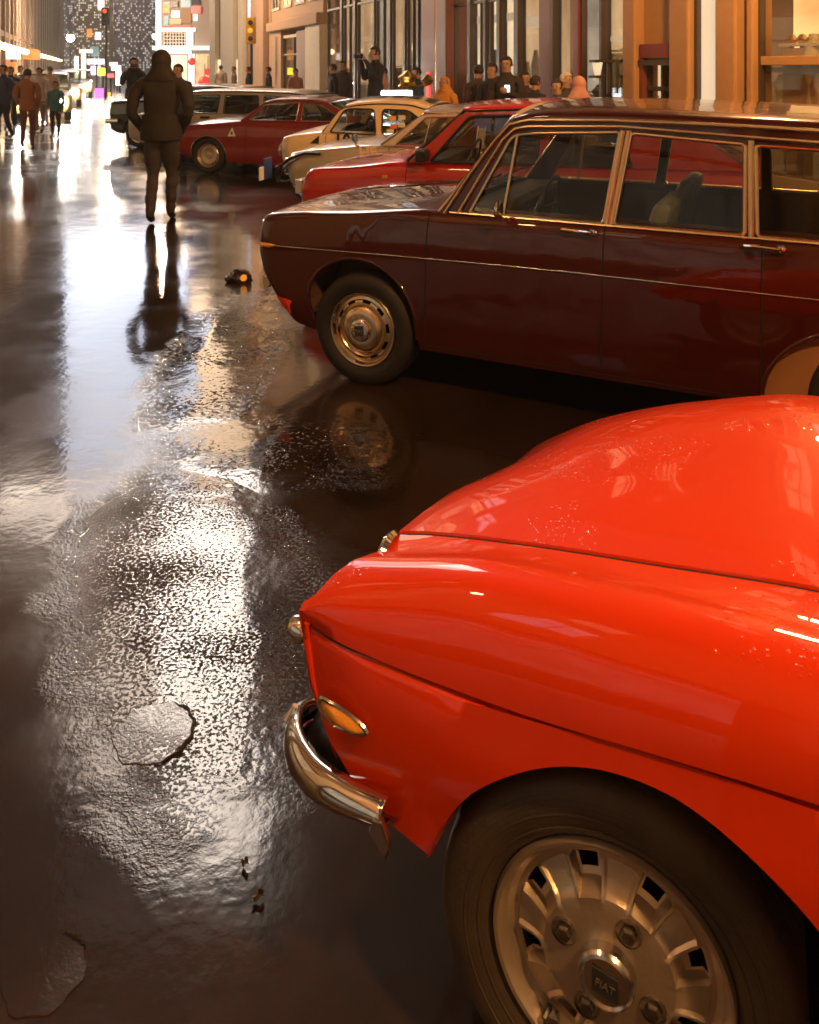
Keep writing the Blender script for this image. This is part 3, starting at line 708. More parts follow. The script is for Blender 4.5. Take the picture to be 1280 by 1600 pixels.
    # chrome bumper corner: a swept blade with rolled edges
    path = [(-.600, .215, .366), (-.628, .19, .370), (-.636, .15, .378), (-.618, .10, .390), (-.590, .06, .402), (-.558, .03, .412), (-.517, .004, .422), (-.473, -.014, .433), (-.428, -.025, .442), (-.388, -.031, .450), (-.350, -.034, .455)]
    half = [.024, .033, .039, .042, .042, .040, .036, .032, .028, .025, .022]
    bl = [(-.54, .12, .58), (-.53, .08, .57), (-.522, .05, .555), (-.512, .03, .54), (-.50, .02, .52), (-.48, .015, .492), (-.455, .010, .462), (-.425, .008, .440), (-.40, .008, .430), (-.375, .008, .418), (-.350, .008, .408)]
    MB().add([(p[0] + .012, p[1] + .012, p[2] - .012) for p in path] + [(p[0] + .006, p[1] + .012, p[2] - .01) for p in bl], [(k, k + 1, 12 + k, 11 + k) for k in range(10)]).build('bumper_filler', BLACK, root, smooth=True)
    v = []; f = []; SEC = [(-.1, 1.0, .012), (0, .96, .0), (.3, .72, -.014), (.5, .35, -.021), (.5, 0, -.023), (.5, -.35, -.021), (.3, -.72, -.014), (0, -.96, 0), (0, -1.0, .012)]
    Pp = [Vector(p) for p in path]; Q = []
    for i in range(len(Pp) - 1):
        for k in range(4):
            t = k / 4; p0, p1, p2, p3 = Pp[max(i - 1, 0)], Pp[i], Pp[i + 1], Pp[min(i + 2, len(Pp) - 1)]
            Q.append((.5 * ((2 * p1) + (p2 - p0) * t + (2 * p0 - 5 * p1 + 4 * p2 - p3) * t * t + (3 * p1 - p0 - 3 * p2 + p3) * t**3), half[i] * (1 - t) + half[i + 1] * t))
    Q.append((Pp[-1], half[-1]))
    for i, (p, hh) in enumerate(Q):
        d = (Q[min(i + 1, len(Q) - 1)][0] - Q[max(i - 1, 0)][0]); d.z = 0; d.normalize(); nrm = Vector((-d.y, d.x, 0))
        if i < 1: pass
        nn = Vector((d.y, -d.x, 0))
        if nn.x > 0 and i < 20: nn = -nn
        if i >= 20 and nn.y > 0: nn = -nn
        for (_, zf, off) in SEC: v.append(p + nn * (-off) + Vector((0, 0, zf * hh)))
    ms = len(SEC)
    for i in range(len(Q) - 1):
        for k in range(ms - 1): f.append((i * ms + k, i * ms + k + 1, (i + 1) * ms + k + 1, (i + 1) * ms + k))
    o = MB().add(v, f).build('bumper', CHROME, root, smooth=True, sharp=60); so = o.modifiers.new('t', 'SOLIDIFY'); so.thickness = .004
    MB().poly([(-.362, -.060, .462), (-.346, -.058, .462), (-.338, -.056, .440), (-.334, -.056, .418), (-.341, -.056, .396), (-.354, -.058, .416), (-.370, -.060, .436)], .012, (0, 1, 0)).build('bumper_end', CHROME_DULL, root, bevel=.003)
    MB().tube([(-.59, .12, .345), (-.560, .06, .365), (-.51, .03, .385), (-.44, .012, .40)], [.018, .026, .024, .008], 8).build('bumper_valance', BLACK, root, smooth=True)
    MB().tube([(-.640, .13, .42), (-.652, .125, .395), (-.645, .125, .36), (-.625, .13, .345)], [.006, .012, .011, .005], 10).build('overrider', CHROME, root, smooth=True)
    wheel(root, .002, .040, .298, .284, .188, .19, 'alloy', 1, R(3), rimmat=RIM_ALLOY)
    wheel(root, 2.28, .02, .285, .285, .193, .17, 'holes', 1, rimmat=RIM_ALLOY, detail=False)
    wheel(root, .0, 1.32, .285, .285, .193, .17, 'holes', -1, rimmat=RIM_ALLOY, detail=False); wheel(root, 2.28, 1.32, .285, .285, .193, .17, 'holes', -1, rimmat=RIM_ALLOY, detail=False)
    # windscreen, seats and folded hood, out of frame to the right but within a step of it
    ws = [(1.02 + .30 * t, .14 + .06 * t, .92 + .36 * t) for t in (0, .5, 1)]
    MB().tube([(1.02, .14, .92), (1.32, .20, 1.28), (1.26, .67, 1.31), (1.32, 1.14, 1.28), (1.02, 1.20, .92)], .014, 8).build('windscreen_frame', CHROME, root, smooth=True)
    MB().add([(1.02, .14, .92), (.95, .67, .96), (1.02, 1.20, .92), (1.32, 1.14, 1.28), (1.26, .67, 1.31), (1.32, .20, 1.28)], [(0, 1, 4, 5), (1, 2, 3, 4)]).build('windscreen', CARGLASS, root)
    for wy in (.38, .96):
        MB().poly([(1.75, wy - .24, .35), (1.87, wy - .24, .35), (2.02, wy - .24, .95), (1.92, wy - .24, .95)], .48, (0, 1, 0)).build('seat_back', VINYL, root, bevel=.03)
        MB().box(1.35, 1.78, wy - .24, wy + .24, .28, .45).build('seat_cushion', VINYL, root, bevel=.03)
    MB().box(2.2, 2.55, .12, 1.22, .84, .96).build('folded_hood', VINYL, root, bevel=.05)
red_roadster()

# ================================================================== maroon estate
def seam(c, u, z0, z1, u2=None, name='door_gap', r=.0035):
    K = 10; u2 = u if u2 is None else u2
    c.trim(name, [(u + (u2 - u) * k / K, z0 + (z1 - z0) * k / K) for k in range(K + 1)], r, SEAM, 5, off=.0005)
def maroon():
    pm = paint('maroon_paint', (.044, .0036, .0012), .3, 1.0, spec=.12)
    a = R(64); o = (-.26 - .70 * math.sin(a), 4.35 + .70 * math.cos(a))
    c = Car('estate_car', 'dark maroon vintage estate car with gilt chrome window frames and a slotted steel wheel', 'car', o[0], o[1], 64, 1.56, 3.98,
            [(0, .33), (.10, .28), (.35, .245), (1.05, .234), (2.4, .24), (3.4, .28), (3.98, .36)],
            [(0, .815), (.05, .835), (.2, .862), (.6, .90), (1.1, .945), (2.0, .955), (3.6, .955), (3.98, .93)],
            [(0, .825), (.06, .86), (.2, .895), (.6, .95), (1.1, 1.0), (2.0, 1.0), (3.6, 1.0), (3.98, .96)],
            [(.68, .345, .325), (3.01, .36, .245)], rn=.22, rt=.25, nose=[(.25, .20), (.40, .075), (.55, -.03), (.68, -.06), (.80, -.055), (.84, -.04)], tail=[(.3, .1), (.6, 0), (.9, 0)], pm=pm, bulge=.03, nn=4.5)
    cab = lambda u, z, w: 1.22 < u < 3.80 and .14 < w < 1.42 and z > .93
    c.body([('skip', cab, None),
            ('bonnet', lambda u, z, w: .10 < u < 1.16 and .13 < w < 1.43 and z > c.zs(u) + .003, None),
            ('front_door', lambda u, z, w: 1.073 < u < 1.972 and w < .5 and z > .25, None),
            ('rear_door', lambda u, z, w: 1.972 < u < 2.66 and w < .5 and z > .25, None)])
    for ob in list(c.parts): pass
    sk = c.parts.pop('skip'); bpy.data.objects.remove(sk)
    c.lip(pm, .011); c.well(mat('tan_lit_housing', (.16, .085, .04), .8))  # lighter brown housing stands in for light inside the arches
    ol = [(1.14, .935), (1.22, 1.06), (1.40, 1.31), (1.48, 1.405), (1.56, 1.432), (1.75, 1.445), (2.1, 1.447), (2.6, 1.437), (3.1, 1.42), (3.6, 1.395), (3.74, 1.36), (3.90, .95)]
    w1 = rrect([(1.305, .958), (1.515, 1.352), (1.60, 1.365), (2.045, 1.385), (1.978, .962)], [.01, .05, .03, .02, .02])
    w2 = rrect([(2.025, .962), (2.095, 1.383), (2.590, 1.352), (2.590, .962)], .02)
    w3 = rrect([(2.640, .962), (2.632, 1.350), (3.55, 1.315), (3.68, .962)], [.02, .02, .08, .04])
    CH = mat('gilt_chrome', (.78, .62, .40), .30, 1, vary=.1)
    c.cabin(ol, [w1, w2, w3], ((1.12, .93), (1.50, 1.425)), ((3.92, .96), (3.72, 1.37)), .95, .12, .065, .045, frame=CH, fr=.010,
            posts=[((1.542, 1.356), (1.484, .957), .009, CH), ((2.056, 1.395), (1.990, .955), .012, CH), ((2.084, 1.395), (2.014, .955), .012, CH), ((2.612, 1.37), (2.615, .955), .014, CH)])
    MB().tube([c.pt(u, z, False, -.012) for u, z in [(1.17, .945), (1.30, 1.15), (1.42, 1.315), (1.50, 1.405), (1.60, 1.43), (2.0, 1.44), (2.6, 1.43), (3.2, 1.41), (3.6, 1.385)]], .0075, 6).build('drip_rail', CH, c.root, smooth=True)
    MB().tube([c.pt(u, z, False, -.010) for u, z in [(1.245, .95), (1.36, 1.15), (1.47, 1.33), (1.53, 1.385), (1.60, 1.398), (2.05, 1.412), (2.6, 1.385), (3.6, 1.34)]], .008, 6).build('window_surround', CH, c.root, smooth=True)
    MB().tube([c.P(u, .953, -.002) for u in [1.20 + .1 * k for k in range(27)]], .006, 6).build('waist_trim', CH, c.root, smooth=True)
    z = pchip([(-.5, .689), (.38, .714), (1.26, .727), (3.2, .727)])
    for far in (False, True): c.trim('side_trim', [(u, z(u - .7)) for u in [.18 + .06 * k for k in range(63)]], .0045, CHROME_DULL, 6, off=-.004, far=far)
    seam(c, 1.073, .26, .94, 1.085); seam(c, 1.972, .26, .945, 1.985); seam(c, 2.655, .345, .945, 2.66)
    c.trim('door_gap', [(u, .262) for u in [1.07 + .08 * k for k in range(20)]], .003, SEAM, 5, off=.001)
    for u, nm in ((1.86, 'front'), (2.66 + .0, 'rear')):
        u0 = u - .08; h = MB().tube([c.P(u0, .918, -.006), c.P(u0 + .01, .925, -.03), c.P(u0 + .06, .927, -.036), c.P(u0 + .15, .923, -.032), c.P(u0 + .165, .920, -.006)], [.008, .008, .009, .008, .008], 8).build('door_handle', CHROME, c.root, smooth=True)
        MB().lathe([(.020, .0), (.020, -.014), (.014, -.022), (.001, -.024)], 20, 'y', c.P(u0 + .155, .920, -.004)).build('lock_button', CHROME, c.root, smooth=True)
    # door mirror
    MB().tube([c.P(1.50, .945, -.0), c.P(1.50, .960, -.06), c.P(1.50, .975, -.10)], .006, 6).build('mirror_stalk', CHROME, c.root, smooth=True)
    p = c.P(1.50, 1.005, -.105); MB().lathe([(.001, -.022), (.03, -.018), (.046, -.004), (.050, .004), (.046, .008), (.001, .008)], 28, 'x', p).build('door_mirror', CHROME, c.root, smooth=True, sharp=50)
    # lamps and nose furniture
    q = c.P(.155, .690, -.006); mb = MB(); mb.tube([c.P(.085, .686, -.0), c.P(.11, .688, -.010), c.P(.155, .690, -.010), c.P(.19, .690, -.0)], [.005, .014, .013, .004], 10); mb.build('side_indicator', AMBER, c.root, smooth=True)
    v = [c.P(u, z, off) for u, z, off in [(.09, .405, -.004), (.165, .40, -.012), (.21, .392, -.002), (.165, .36, -.008), (.135, .315, -.002), (.10, .355, -.010)]]
    MB().add(v + [(a_ + .02, b_ + .03, c_) for a_, b_, c_ in v], [(0, 1, 5), (1, 3, 5), (1, 2, 3), (5, 3, 4)] + [(i, (i + 1) % 6, 6 + (i + 1) % 6, 6 + i) for i in range(6)]).build('corner_reflector', REDLENS, c.root)
    for wy in (.22, 1.34):
        MB().lathe([(.085, 0), (.092, -.02), (.08, -.03), (.06, -.02)], 28, 'x', (.05, wy, .66)).build('headlamp_bezel', CHROME, c.root, smooth=True)
        MB().lathe([(.08, -.02), (.05, -.042), (.001, -.052)], 24, 'x', (.05, wy, .66)).build('headlamp', LAMPGLASS, c.root, smooth=True)
    mb = MB(); [mb.box(-.012, .01, .36, 1.20, .52 + .03 * k, .53 + .03 * k) for k in range(8)]; mb.build('grille', CHROME_DULL, c.root)
    MB().tube([(.25, .06, .42), (.05, .05, .42), (-.04, .18, .42), (-.06, .5, .42), (-.06, 1.06, .42), (-.04, 1.38, .42), (.05, 1.51, .42), (.25, 1.5, .42)][2:-2], .035, 10, flat=.7).build('bumper', CHROME, c.root, smooth=True)
    c.interior(2.02, .36, 1.06, m=GREYV, zb=.98)
    MB().box(1.40, 1.46, .62, .86, 1.27, 1.33).build('rear_view_mirror', BLACK, c.root, bevel=.01)
    wheel(c.root, .70, .015, .292, .298, .198, .165, 'steel', 1, R(0)); wheel(c.root, 3.13, .03, .292, .298, .198, .165, 'steel', 1)
    wheel(c.root, .70, 1.545, .292, .298, .198, .165, 'steel', -1, detail=False); wheel(c.root, 3.13, 1.53, .292, .298, .198, .165, 'steel', -1, detail=False)
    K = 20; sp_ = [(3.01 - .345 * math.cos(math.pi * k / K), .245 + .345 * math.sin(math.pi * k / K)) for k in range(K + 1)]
    MB().add([(u, .050, z_) for u, z_ in sp_] + [(3.01, .040, .30)], [(k, k + 1, K + 1) for k in range(K)]).build('rear_wheel_cover', mat('tan_lit_panel', (.30, .14, .055), .45), c.root, smooth=True)  # panel added to fill the arch, its tan colour imitates a lit surface
    # roof reflections need ribs of a roof rack strip
    for t in (.30, .70): MB().tube([tuple(Vector(c.roof_top(1.7 + .1 * k, t)) + Vector((0, 0, .004))) for k in range(20)], .006, 6).build('roof_strip', CHROME_DULL, c.root)
    # hood crease
    MB().tube([(.12 + .1 * k, .78, c.zd(.12 + .1 * k) + .001) for k in range(11)], .005, 6).build('bonnet_crease', pm, c.root)
    # chrome wiper and cowl vent
    MB().tube([(1.10, .35, .99), (1.14, .52, 1.01), (1.22, .75, 1.06)], .006, 5).build('wiper', CHROME, c.root)
    MB().tube([(1.13, 1.05, 1.01), (1.17, 1.2, 1.03), (1.24, 1.35, 1.06)], .006, 5).build('wiper', CHROME, c.root)
maroon()

def hatch():
    pm = paint('hatch_red_paint', (.42, .014, .006), .28, 1.0)
    c = Car('hatchback', 'glossy red boxy hatchback with black door mirror, between the maroon estate and the silver coupe', 'car', -.99, 6.95, 73, 1.58, 3.78,
            [(0, .40), (.3, .36), (1, .22), (2.6, .22), (3.3, .36), (3.78, .42)], [(0, .775), (.06, .815), (.5, .85), (1.0, .90), (2.0, .915), (3.78, .93)], [(0, .79), (.1, .83), (.5, .89), (1.0, .965), (3.78, .95)],
            [(.50, .30, .345), (2.95, .30, .345)], rn=.18, rt=.2, nose=[(.4, .06), (.6, .0), (.75, .03), (.82, .08)], pm=pm, bulge=.045, nn=4)
    c.body([('skip', lambda u, z, w: 1.12 < u < 3.5 and .14 < w < 1.44 and z > .88, None), ('bumper', lambda u, z, w: (u < .16 or (u < .2 and z < .5)) and z < .50, BLACK),
            ('bonnet', lambda u, z, w: .05 < u < 1.02 and .10 < w < 1.48 and z > c.zs(u) + .002, None), ('front_door', lambda u, z, w: 1.0 < u < 2.05 and w < .5, None)])
    bpy.data.objects.remove(c.parts.pop('skip')); c.lip(pm, .010); c.well()
    ol = [(1.02, .905), (1.42, 1.29), (1.52, 1.335), (2.2, 1.36), (2.9, 1.345), (3.05, 1.31), (3.62, .93)]
    c.cabin(ol, [rrect([(1.20, .92), (1.50, 1.275), (1.56, 1.29), (2.08, 1.305), (2.06, .925)], .02), rrect([(2.16, .925), (2.17, 1.305), (2.62, 1.295), (2.78, .93)], .03)], ((1.0, .92), (1.45, 1.325)), ((3.60, .95), (3.0, 1.33)), .92, .22, .05, .04, frame=BLACK, fr=.012)
    c.trim('waist_crease', [(u, .70 + .01 * u) for u in [.1 + .1 * k for k in range(36)]], .004, pm, 6, off=.001)
    seam(c, .985, .30, .90, 1.0); seam(c, 2.06, .26, .9, 2.08); c.trim('bonnet_gap', [(u, c.zs(u) - .012) for u in [.1 + .09 * k for k in range(10)]], .003, SEAM, 5, off=.002)
    c.trim('bumper_edge', [(u, .495) for u in [.06 + .03 * k for k in range(6)]], .006, BLACK, 5)
    MB().box(1.12, 1.20, -.14, .02, .93, 1.03).build('door_mirror', BLACK, c.root, bevel=.012)
    MB().box(.80, .84, -.004, .02, .775, .80).build('side_repeater', AMBER, c.root)
    MB().box(1.75, 1.95, -.012, .02, .80, .83).build('door_handle', BLACK, c.root, bevel=.006)
    for wy in (.08, 1.18): MB().box(-.02, .05, wy, wy + .32, .60, .72).build('headlamp', LAMPGLASS, c.root, bevel=.01)
    MB().box(-.012, .04, .42, 1.16, .60, .72).build('grille', BLACK, c.root, bevel=.01)
    c.interior(2.05, .34, 1.08, zb=.94)
    for u in (.50, 2.95):
        wheel(c.root, u, .03, .285, .285, .18, .165, 'holes', 1); wheel(c.root, u, 1.55, .285, .285, .18, .165, 'holes', -1, detail=False)
hatch()

def silver():
    pm = paint('silver_paint', (.50, .42, .33), .32, 1.0, .55)
    c = Car('coupe', 'silver coupe with a dark wrap-round nose hoop, blue number plate and HF on its flank', 'car', -1.40, 8.52, 73, 1.5, 3.9,
            [(0, .42), (.15, .34), (.5, .24), (2.6, .22), (3.9, .4)], [(0, .70), (.06, .775), (.3, .81), (1.1, .885), (2.2, .90), (3.9, .84)], [(0, .72), (.1, .80), (.4, .87), (1.1, .955), (3.9, .86)],
            [(.72, .30, .315), (3.05, .30, .315)], rn=.30, rt=.3, nose=[(.35, .16), (.5, .05), (.65, 0), (.8, .06)], pm=pm, nn=3)
    c.body([('skip', lambda u, z, w: 1.25 < u < 3.1 and .14 < w < 1.36 and z > .86, None), ('bonnet', lambda u, z, w: .12 < u < 1.1 and .12 < w < 1.38 and z > c.zs(u) + .003, None)])
    bpy.data.objects.remove(c.parts.pop('skip')); c.lip(CHROME_DULL, .006); c.well()
    ol = [(1.17, .895), (1.56, 1.20), (1.66, 1.225), (2.2, 1.24), (2.55, 1.22), (3.15, .90)]
    c.cabin(ol, [rrect([(1.30, .91), (1.60, 1.18), (2.15, 1.20), (2.12, .915)], .02), rrect([(2.20, .915), (2.22, 1.20), (2.48, 1.19), (2.85, .925)], .03)], ((1.15, .90), (1.58, 1.215)), ((3.12, .92), (2.58, 1.22)), .90, .25, .05, .04, frame=CHROME_DULL, fr=.008, posts=[((1.66, 1.19), (1.60, .91), .007, CHROME_DULL)])
    for dz, mm, r_, nm in ((0, BLACK, .018, 'nose_hoop'), (-.02, CHROME_DULL, .010, 'nose_hoop_trim')):
        MB().tube([(.52, -.02, .80), (.36, -.035, .80), (.20, -.03, .75), (.06, .02, .66), (-.03, .10, .56), (-.06, .2, .47), (-.07, .4, .43), (-.07, 1.1, .43), (-.03, 1.40, .56), (.20, 1.53, .75)][:8] if dz == 0 else [(.30, -.045, .76), (.16, -.02, .68), (.05, .05, .58), (-.03, .14, .48), (-.07, .4, .42), (-.07, 1.1, .42)], r_, 8).build(nm, mm, c.root, smooth=True)
    pl = MB().box(-.16, -.14, .04, .22, .50, .72).build('number_plate', mat('plate_blue', (.03, .06, .25), .4), c.root, bevel=.005)
    text_mesh('HF 16', .075, mat('plate_white', (.8, .8, .8), .4), pl, frame_mtx((-.163, .13, .61), (0, 0, -1), (0, -1, 0)), 'lettering', .001)
    MB().box(-.155, -.14, -.06, .03, .50, .64).build('plate_tag', mat('plate_white', (.8, .8, .8), .4), c.root, bevel=.004)
    p = c.P(1.02, .83, -.010); text_mesh('HF', .16, mat('cream_letter', (.80, .66, .38), .4), c.root, frame_mtx((p[0], p[1] - .004, p[2] - .01), (1, -.0, .04), (.25, .0, 1)), 'lettering', .002, .004)
    p = (.86, .10, .93); MB().tube([(.86, .10, .86), (.86, .10, .92)], .006, 6).build('mirror_stalk', CHROME, c.root)
    MB().lathe([(.001, -.04), (.03, -.03), (.048, -.005), (.050, .004), (.001, .006)], 24, 'x', (.86, .10, .95)).build('wing_mirror', mat('mirror_blue', (.25, .38, .55), .1, .8), c.root, smooth=True)
    MB().tube([(1.10, .3, .955), (1.16, .5, .985), (1.2, .7, 1.0)], .008, 5).build('wiper', CHROME, c.root)
    for wy in (.22, 1.28): MB().lathe([(.09, .02), (.09, -.02), (.05, -.05), (.001, -.06)], 24, 'x', (.05, wy, .63)).build('headlamp', LAMPGLASS, c.root, smooth=True)
    seam(c, 1.22, .26, .88, 1.24); seam(c, 2.2, .26, .88); c.interior(2.0, .3, .98, zb=.92)
    for u in (.72, 3.05):
        wheel(c.root, u, .03, .285, .285, .18, .165, 'holes', 1, detail=False); wheel(c.root, u, 1.47, .285, .285, .18, .165, 'holes', -1, detail=False)
silver()

def cream():
    pm = paint('cream_paint', (.78, .58, .34), .35, .9)
    c = Car('small_saloon', 'tiny rounded cream saloon with black racing number 100 on its door', 'car', -1.76, 10.32, 73, 1.32, 2.97,
            [(0, .36), (.3, .24), (2.4, .24), (2.97, .36)], [(0, .62), (.04, .72), (.12, .79), (.4, .83), (.75, .855), (1.6, .845), (2.3, .80), (2.8, .68), (2.97, .55)], [(0, .66), (.08, .80), (.3, .88), (.68, .945), (1.6, .95), (2.2, .92), (2.8, .76), (2.97, .60)],
            [(.52, .27, .27), (2.36, .27, .27)], rn=.32, rt=.35, nose=[(.3, .12), (.55, .02), (.7, .0), (.85, .05)], pm=pm, bulge=.04, nn=2.6)
    c.body([('skip', lambda u, z, w: .88 < u < 2.1 and .14 < w < 1.18 and z > .84, None), ('front_lid', lambda u, z, w: .06 < u < .70 and .14 < w < 1.18 and z > c.zs(u) + .01, None), ('door', lambda u, z, w: .74 < u < 1.44 and w < .5, None)])
    bpy.data.objects.remove(c.parts.pop('skip')); c.lip(pm, .008); c.well()
    ol = [(.70, .86), (.80, 1.0), (.90, 1.13), (1.0, 1.185), (1.15, 1.215), (1.5, 1.235), (1.8, 1.225), (2.0, 1.18), (2.2, 1.07), (2.42, .88), (2.46, .80)]
    c.cabin(ol, [rrect([(.80, .875), (.97, 1.145), (1.06, 1.165), (1.36, 1.165), (1.40, .855)], [.02, .04, .03, .05, .05]), rrect([(1.48, .86), (1.47, 1.165), (1.80, 1.155), (2.03, 1.0), (2.08, .87)], .05)], ((.69, .87), (.98, 1.18)), ((2.44, .85), (2.05, 1.17)), .85, .18, .07, .04, frame=BLACK, fr=.010, posts=[((1.03, 1.165), (.985, .87), .006, CHROME_DULL)])
    BL = mat('race_black', (.01, .01, .012), .4); p = c.P(1.03, .762, -.006); text_mesh('100', .24, BL, c.parts['door'], frame_mtx(p, (1, 0, -.01), (0, 0, 1)), 'lettering', .002, .006, .92)
    v = [c.P(u, z, -.004) for u, z in [(.54, .73), (.665, .73), (.655, .83)]]; MB().add(v, [(0, 1, 2)]).build('triangle_sticker', BL, c.root)
    stk = [((.80, .45, .06), 1.60, 1.06), ((.75, .68, .58), 1.72, 1.07), ((.7, .2, .12), 1.62, .96), ((.72, .66, .55), 1.72, .98), ((.8, .72, .5), 1.58, .90), ((.65, .6, .5), 1.80, .93)]
    for k, (cc, u, z) in enumerate(stk):
        q = c.pt(u, z, False, .006); MB().box(q[0] - .045, q[0] + .045, q[1] - .002, q[1], q[2] - .028, q[2] + .028).build('window_sticker', mat('sticker_%d' % k, cc, .5), c.root)
    for k in range(5):
        q0 = Vector(c.roof_top(1.05 + .22 * k, .2)); q1 = Vector(c.roof_top(1.20 + .22 * k, .2)); q2 = Vector(c.roof_top(1.20 + .22 * k, .42)); q3 = Vector(c.roof_top(1.05 + .22 * k, .42)); dz = Vector((0, 0, .022))
        MB().add([q0 + dz, q1 + dz, q2 + dz, q3 + dz], [(0, 1, 2, 3)]).build('roof_check', BL, c.root)
    for wy in (.2, 1.12): MB().lathe([(.075, .02), (.08, -.01), (.04, -.04), (.001, -.05)], 24, 'x', (.07, wy, .62)).build('headlamp', LAMPGLASS, c.root, smooth=True)
    MB().tube([(.10, .03, .40), (-.02, .2, .40), (-.05, .66, .40), (-.02, 1.12, .40)], .03, 8).build('bumper', CHROME, c.root, smooth=True)
    seam(c, .74, .28, .85, .75); seam(c, 1.44, .28, .84); MB().tube([c.P(1.28, .80, -.015), c.P(1.38, .80, -.015)], .009, 6).build('door_handle', CHROME, c.root)
    c.interior(1.42, .3, .98, rear=False, zb=.9)
    for u in (.52, 2.36):
        wheel(c.root, u, .03, .25, .25, .155, .14, 'holes', 1, detail=False); wheel(c.root, u, 1.29, .25, .25, .155, .14, 'holes', -1, detail=False)
cream()

def crimson():
    pm = paint('crimson_paint', (.20, .010, .008), .3, .9)
    c = Car('coupe', 'crimson coupe with perforated silver wheels and a white triangle badge on its front wing', 'car', -3.57 - .3 * .956, 12.95 + .3 * .292, 73, 1.5, 4.05,
            [(0, .34), (.3, .26), (1.1, .19), (2.6, .18), (3.5, .26), (4.05, .36)], [(0, .66), (.05, .71), (.4, .755), (1.0, .80), (1.4, .835), (3.0, .83), (4.05, .76)], [(0, .68), (.1, .75), (1.2, .885), (4.05, .80)],
            [(.72, .325, .27), (3.05, .31, .27)], rn=.28, rt=.3, nose=[(.3, .1), (.5, 0), (.75, .05)], pm=pm, nn=3)
    c.body([('skip', lambda u, z, w: 1.42 < u < 3.2 and .14 < w < 1.36 and z > .80, None), ('door', lambda u, z, w: 1.38 < u < 2.45 and w < .5, None)])
    bpy.data.objects.remove(c.parts.pop('skip')); c.lip(CHROME_DULL, .006); c.well()
    ol = [(1.30, .84), (1.55, 1.05), (1.66, 1.12), (1.9, 1.16), (2.3, 1.17), (2.7, 1.13), (3.3, .84)]
    c.cabin(ol, [rrect([(1.43, .855), (1.66, 1.085), (1.85, 1.12), (2.25, 1.13), (2.22, .86)], .02), rrect([(2.30, .86), (2.32, 1.13), (2.62, 1.10), (3.02, .865)], .03)], ((1.28, .85), (1.68, 1.13)), ((3.28, .86), (2.72, 1.13)), .84, .22, .045, .04, frame=CHROME_DULL, fr=.007, posts=[((1.74, 1.10), (1.66, .86), .006, CHROME_DULL)])
    WH = mat('badge_white', (.75, .73, .68), .4); v = [c.P(u, z, -.005) for u, z in [(1.08, .60), (1.22, .60), (1.15, .74)]]; MB().add(v, [(0, 1, 2)]).build('triangle_badge', WH, c.root)
    v = [c.P(u, z, -.007) for u, z in [(1.135, .625), (1.165, .625), (1.165, .675), (1.135, .675)]]; MB().add(v, [(0, 1, 2, 3)]).build('badge_mark', BLACK, c.root)
    for wy in (.25, 1.25): MB().lathe([(.085, .02), (.09, -.02), (.05, -.04), (.001, -.05)], 24, 'x', (.05, wy, .56)).build('headlamp', LAMPGLASS, c.root, smooth=True)
    seam(c, 1.38, .24, .83, 1.40); seam(c, 2.45, .24, .83); c.interior(2.1, .28, .95, zb=.86)
    for u in (.72, 3.05):
        wheel(c.root, u, .02, .285, .285, .19, .165, 'holes', 1, rimmat=RIM_ALLOY); wheel(c.root, u, 1.48, .285, .285, .19, .165, 'holes', -1, detail=False)
crimson()

def pale():
    pm = paint('pale_grey_paint', (.42, .37, .31), .35, .8)
    c = Car('estate_car', 'pale grey beige estate car behind the crimson coupe, seen over its bonnet', 'car', -5.35, 15.35, 73, 1.45, 4.1,
            [(0, .38), (.4, .26), (3.4, .26), (4.1, .36)], [(0, .72), (.08, .76), (1.2, .815), (4.1, .82)], [(0, .74), (.1, .80), (1.2, .88), (4.1, .86)], [(.75, .31, .30), (3.2, .31, .30)], rn=.2, rt=.2, pm=pm, nn=4)
    c.body([('skip', lambda u, z, w: 1.12 < u < 3.9 and .14 < w < 1.31 and z > .79, None)]); bpy.data.objects.remove(c.parts.pop('skip')); c.lip(pm, .008); c.well()
    ol = [(1.02, .82), (1.28, 1.16), (1.36, 1.20), (2.2, 1.225), (3.3, 1.21), (3.75, 1.15), (4.0, .84)]
    c.cabin(ol, [rrect([(1.16, .835), (1.38, 1.15), (1.98, 1.165), (1.94, .835)], .03), rrect([(2.06, .835), (2.08, 1.165), (2.75, 1.16), (2.78, .835)], .03), rrect([(2.86, .835), (2.86, 1.16), (3.55, 1.14), (3.75, .84)], .04)], ((1.0, .83), (1.30, 1.17)), ((4.0, .86), (3.72, 1.16)), .82, .15, .04, .04, frame=BLACK, fr=.008, roofm=CHROME_DULL)
    MB().box(1.62, 1.80, -.012, .03, .74, .775).build('door_handle', BLACK, c.root, bevel=.006); c.interior(1.95, .3, .98, zb=.86)
    MB().box(1.8, 2.1, .3, .5, .8, .93).build('seat_cover', BLACK, c.root, bevel=.03)
    for u in (.75, 3.2):
        wheel(c.root, u, .03, .285, .285, .18, .165, 'holes', 1, detail=False); wheel(c.root, u, 1.42, .285, .285, .18, .165, 'holes', -1, detail=False)
pale()
